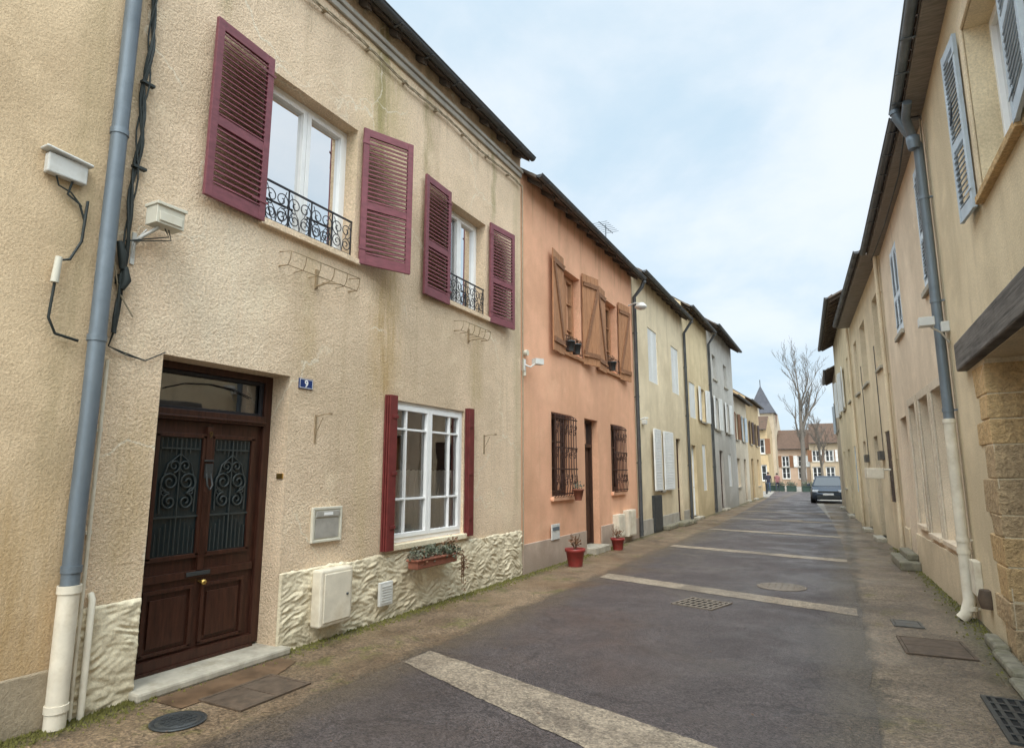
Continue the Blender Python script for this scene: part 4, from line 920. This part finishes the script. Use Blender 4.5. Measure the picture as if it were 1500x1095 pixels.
# ------------------------------------------------------------------ car
def car(x,y):
    e=thing('parked_car',(x,y,0),'dark blue grey hatchback parked facing the street','car')
    f=Fr((x,y,0),(1,0,0),(0,1,0))
    def loft(b,st):
        V=[];k=None
        for ring,yy in st:
            V+=[(a,yy,z) for a,z in ring];k=len(ring)
        F=[]
        for i in range(len(st)-1):
            for j in range(k): j2=(j+1)%k;F.append((i*k+j,i*k+j2,(i+1)*k+j2,(i+1)*k+j))
        F.append(tuple(range(k)));F.append(tuple((len(st)-1)*k+j for j in range(k)))
        b.add(V,F,True)
    def ring(w,zb,zt,tw=.86): 
        h=[(w*.86,zb),(w*.98,zb+.08),(w,zb+(zt-zb)*.55),(w*.97,zt-.07),(w*tw,zt)]
        return h+[(-a,z) for a,z in reversed(h)]
    b=B(f);loft(b,[(ring(.62,.30,.56),0),(ring(.78,.22,.66),.08),(ring(.85,.20,.76),.30),(ring(.875,.20,.86),.75),(ring(.88,.20,.94),1.05),(ring(.88,.20,.96),2.2),(ring(.88,.22,.98),3.4),(ring(.84,.26,.96),3.85),(ring(.72,.32,.85),3.98)])
    b.make('body',e,'carp',.0)
    b=B(f)
    V=[(-.76,1.0,.93),(.76,1.0,.93),(.6,1.72,1.40),(-.6,1.72,1.40),(-.60,3.2,1.40),(.60,3.2,1.40),(.74,3.8,.96),(-.74,3.8,.96)]
    b.add(V,[(0,1,2,3),(3,2,5,4),(4,5,6,7),(0,3,4,7),(1,2,5,6)]);b.make('windscreen',e,'fglass',.03)
    b=B(f);b.add([(-.61,1.70,1.40),(.61,1.70,1.40),(.61,3.3,1.40),(-.61,3.3,1.40),(-.54,1.85,1.46),(.54,1.85,1.46),(.54,3.15,1.46),(-.54,3.15,1.46)],[(0,3,2,1),(4,5,6,7),(0,1,5,4),(1,2,6,5),(2,3,7,6),(3,0,4,7)]);
    for s in (-1,1):
        b.tube([(s*.77,.98,.93),(s*.61,1.72,1.41)],.03,6);b.tube([(s*.75,3.8,.95),(s*.61,3.2,1.41)],.05,6);b.tube([(s*.79,2.4,.95),(s*.61,2.4,1.41)],.03,6)
    b.make('roof',e,'carp',.02)
    for s in (-1,1):
        b=B(f);b.obox((s*.62,.10,.66),(.15,.03*s,0),(0,.05,0),(0,.01,.055));b.make('headlight',e,'lamp',.02)
        b=B(f);b.obox((s*.98,1.15,.98),(.09,0,0),(0,.05,0),(0,0,.06));b.make('mirror',e,'carp',.02)
        for yy in (.78,3.2):
            b=B(f);b.tube([(s*.66,yy,.31),(s*.895,yy,.31)],.31,22);w=b.make('wheel',e,'tyre',.02)
            b=B(f);b.tube([(s*.86,yy,.31),(s*.905,yy,.31)],.2,16);b.make('rim',w,'rim')
    b=B(f);b.box(-.5,.5,-.012,.05,.58,.67);b.box(-.55,.55,-.015,.06,.28,.42);b.make('grille',e,'castd',.01)
    b=B(f);b.box(-.26,.26,-.03,-.012,.44,.54);b.make('number_plate',e,'white',.004)
car(-.62,37.6)
for i,(x,y) in enumerate(((-5.6,62),(-4.9,61.5),(-3.9,61),(-2.6,60.5),(-1.9,60.3))):
    t=thing('terrace_planter',(x,y,0),'dark green metal planter box with low hedge','planter','planters edging the square')
    b=B();b.box(x-.4,x+.4,y-.2,y+.2,.02,.5);b.box(x-.43,x+.43,y-.23,y+.23,.46,.52);b.make('planter_box',t,'green',.01)
    b=B();leaves(b,(x,y,.65),(.5,.25,.35),220,.12);b.make('hedge',t,'leaf')
for i,(x,y) in enumerate(((-5.3,50),(-5.2,53),(-1.2,46),(-1.3,49))):
    b=B();b.lathe((x,y,0),[(.07,0),(.07,.75),(.085,.77),(.085,.85),(.05,.9),(.001,.92)],14);o=b.make('bollard',None,'castd',loc=(x,y,0));tag(o,'dark cast iron bollard on the pavement','bollard','bollards by the square')
def person(x,y,jack,trou,label,ph=1,h=1.7):
    e=thing('person',(x,y,0),label,'person')
    s=h/1.7
    J=[(0,0,.92),(0,0,1.15),(0,.01,1.38),(0,0,1.47),(0,-.01,1.60),(.19,0,1.38),(.23,.04*ph,1.10),(.22,-.12*ph,.86),(-.19,0,1.38),(-.23,-.04*ph,1.10),(-.22,-.16*ph,.88),
       (.09,0,.86),(.10,-.12*ph,.48),(.10,-.06*ph,.07),(.10,-.20*ph,.03),(-.09,0,.86),(-.10,.10*ph,.48),(-.10,.26*ph,.10),(-.10,.16*ph,.03)]
    E=[(0,1),(1,2),(2,3),(3,4),(2,5),(5,6),(6,7),(2,8),(8,9),(9,10),(0,11),(11,12),(12,13),(13,14),(0,15),(15,16),(16,17),(17,18)]
    Rd=[.15,.14,.15,.055,.10,.07,.05,.035,.07,.05,.035,.10,.065,.05,.04,.10,.065,.05,.04]
    me=bpy.data.meshes.new('body');me.from_pydata([Vector(j)*s for j in J],E,[])
    o=bpy.data.objects.new('body',me);COL.objects.link(o)
    md=o.modifiers.new('s','SKIN')
    for i,sv in enumerate(me.skin_vertices[0].data): sv.radius=(Rd[i]*s,Rd[i]*s*.8);sv.use_root=(i==0)
    o.modifiers.new('ss','SUBSURF').levels=2
    bpy.context.view_layer.update()
    m2=bpy.data.meshes.new_from_object(o.evaluated_get(bpy.context.evaluated_depsgraph_get()))
    bpy.data.objects.remove(o);o=bpy.data.objects.new('body',m2);COL.objects.link(o);o.parent=e
    m2.materials.clear()
    for k in ('skin',jack,trou,'castd'): m2.materials.append(M[k])
    for pl in m2.polygons:
        z=pl.center.z/s;pl.material_index=0 if z>1.46 or (z<.90 and abs(pl.center.x)>.18*s) else (1 if z>.84 else (2 if z>.1 else 3));pl.use_smooth=True
    b=B();b.lathe((x,y+.02,0),[(.001,1.73*s),(.07*s,1.71*s),(.105*s,1.64*s),(.10*s,1.57*s),(.07*s,1.53*s)],14);b.make('hair',e,'hair')
person(-5.5,58,'cloth1','jean','person in dark coat walking across the square')
person(-5.0,60.5,'cloth2','cloth1','person in dusty pink jacket and dark trousers',-1,1.62)
# ------------------------------------------------------------------ sky + sun
w=bpy.data.worlds.new('World');SC.world=w;w.use_nodes=True;nt=w.node_tree;nt.nodes.clear()
out=nt.nodes.new('ShaderNodeOutputWorld');bg=nt.nodes.new('ShaderNodeBackground')
sky=nt.nodes.new('ShaderNodeTexSky');sky.sky_type='NISHITA';sky.sun_disc=False
SE,SA=math.radians(52),math.radians(162)
sky.sun_elevation=SE;sky.sun_rotation=SA
dv=Vector((math.sin(SA)*math.cos(SE),math.cos(SA)*math.cos(SE),math.sin(SE)))
tc=nt.nodes.new('ShaderNodeTexCoord');v=tc.outputs['Generated']
sp=nt.nodes.new('ShaderNodeSeparateXYZ');lk(nt,v,sp.inputs[0])
zc=mth(nt,'ADD',mth(nt,'MAXIMUM',sp.outputs[2],0),.28)
cx=nt.nodes.new('ShaderNodeCombineXYZ');lk(nt,mth(nt,'DIVIDE',sp.outputs[0],zc),cx.inputs[0]);lk(nt,mth(nt,'DIVIDE',sp.outputs[1],zc),cx.inputs[1])
c1=nz(nt,cx.outputs[0],1.0,9,.50,.25);c2=nz(nt,mapping(nt,cx.outputs[0],(1,1,1),(0,0,1)),2.4,8,.58,.2)
cl=mth(nt,'ADD',mth(nt,'MULTIPLY',c1,.66),mth(nt,'MULTIPLY',c2,.34))
cloud=mix(nt,rng(nt,cl,.40,.60,0,1,True),(4.9,6.25,7.3),(7.1,7.65,8.1))
hz=rng(nt,sp.outputs[2],.05,.4,1,0,True)
cloud=mix(nt,mth(nt,'MULTIPLY',hz,.3),cloud,(5.4,6.4,7.2))
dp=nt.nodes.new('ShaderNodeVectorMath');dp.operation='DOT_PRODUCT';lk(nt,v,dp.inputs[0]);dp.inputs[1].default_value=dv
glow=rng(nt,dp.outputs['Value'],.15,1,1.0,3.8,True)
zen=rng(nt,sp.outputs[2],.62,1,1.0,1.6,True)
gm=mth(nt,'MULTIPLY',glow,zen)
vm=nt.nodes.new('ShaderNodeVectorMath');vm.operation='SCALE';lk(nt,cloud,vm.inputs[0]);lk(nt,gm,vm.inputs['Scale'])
warm=mix(nt,rng(nt,dp.outputs['Value'],.1,.9,0,1,True),(1,1,1),(1.0,.96,.90))
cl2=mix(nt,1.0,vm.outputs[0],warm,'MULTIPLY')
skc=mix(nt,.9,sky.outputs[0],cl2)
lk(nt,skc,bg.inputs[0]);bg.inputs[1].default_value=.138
lk(nt,bg.outputs[0],out.inputs[0])
sl=bpy.data.lights.new('sun','SUN');sl.energy=1.5;sl.angle=math.radians(20);sl.color=(1,.95,.87)
so=bpy.data.objects.new('sun',sl);COL.objects.link(so)
so.rotation_euler=dv.to_track_quat('Z','Y').to_euler();so.location=(0,0,30)
# ------------------------------------------------------------------ camera
cam=bpy.data.cameras.new('camera');co=bpy.data.objects.new('camera',cam);COL.objects.link(co)
cam.sensor_width=36;cam.lens=21.6;cam.clip_end=2000;cam.clip_start=.05
pitch=math.atan(145.5/900);yaw=math.atan(480/(900/math.cos(pitch)))
co.location=(0,0,1.6);co.rotation_euler=(math.pi/2+pitch,0,yaw)
SC.camera=co
SC.view_settings.view_transform='Standard'
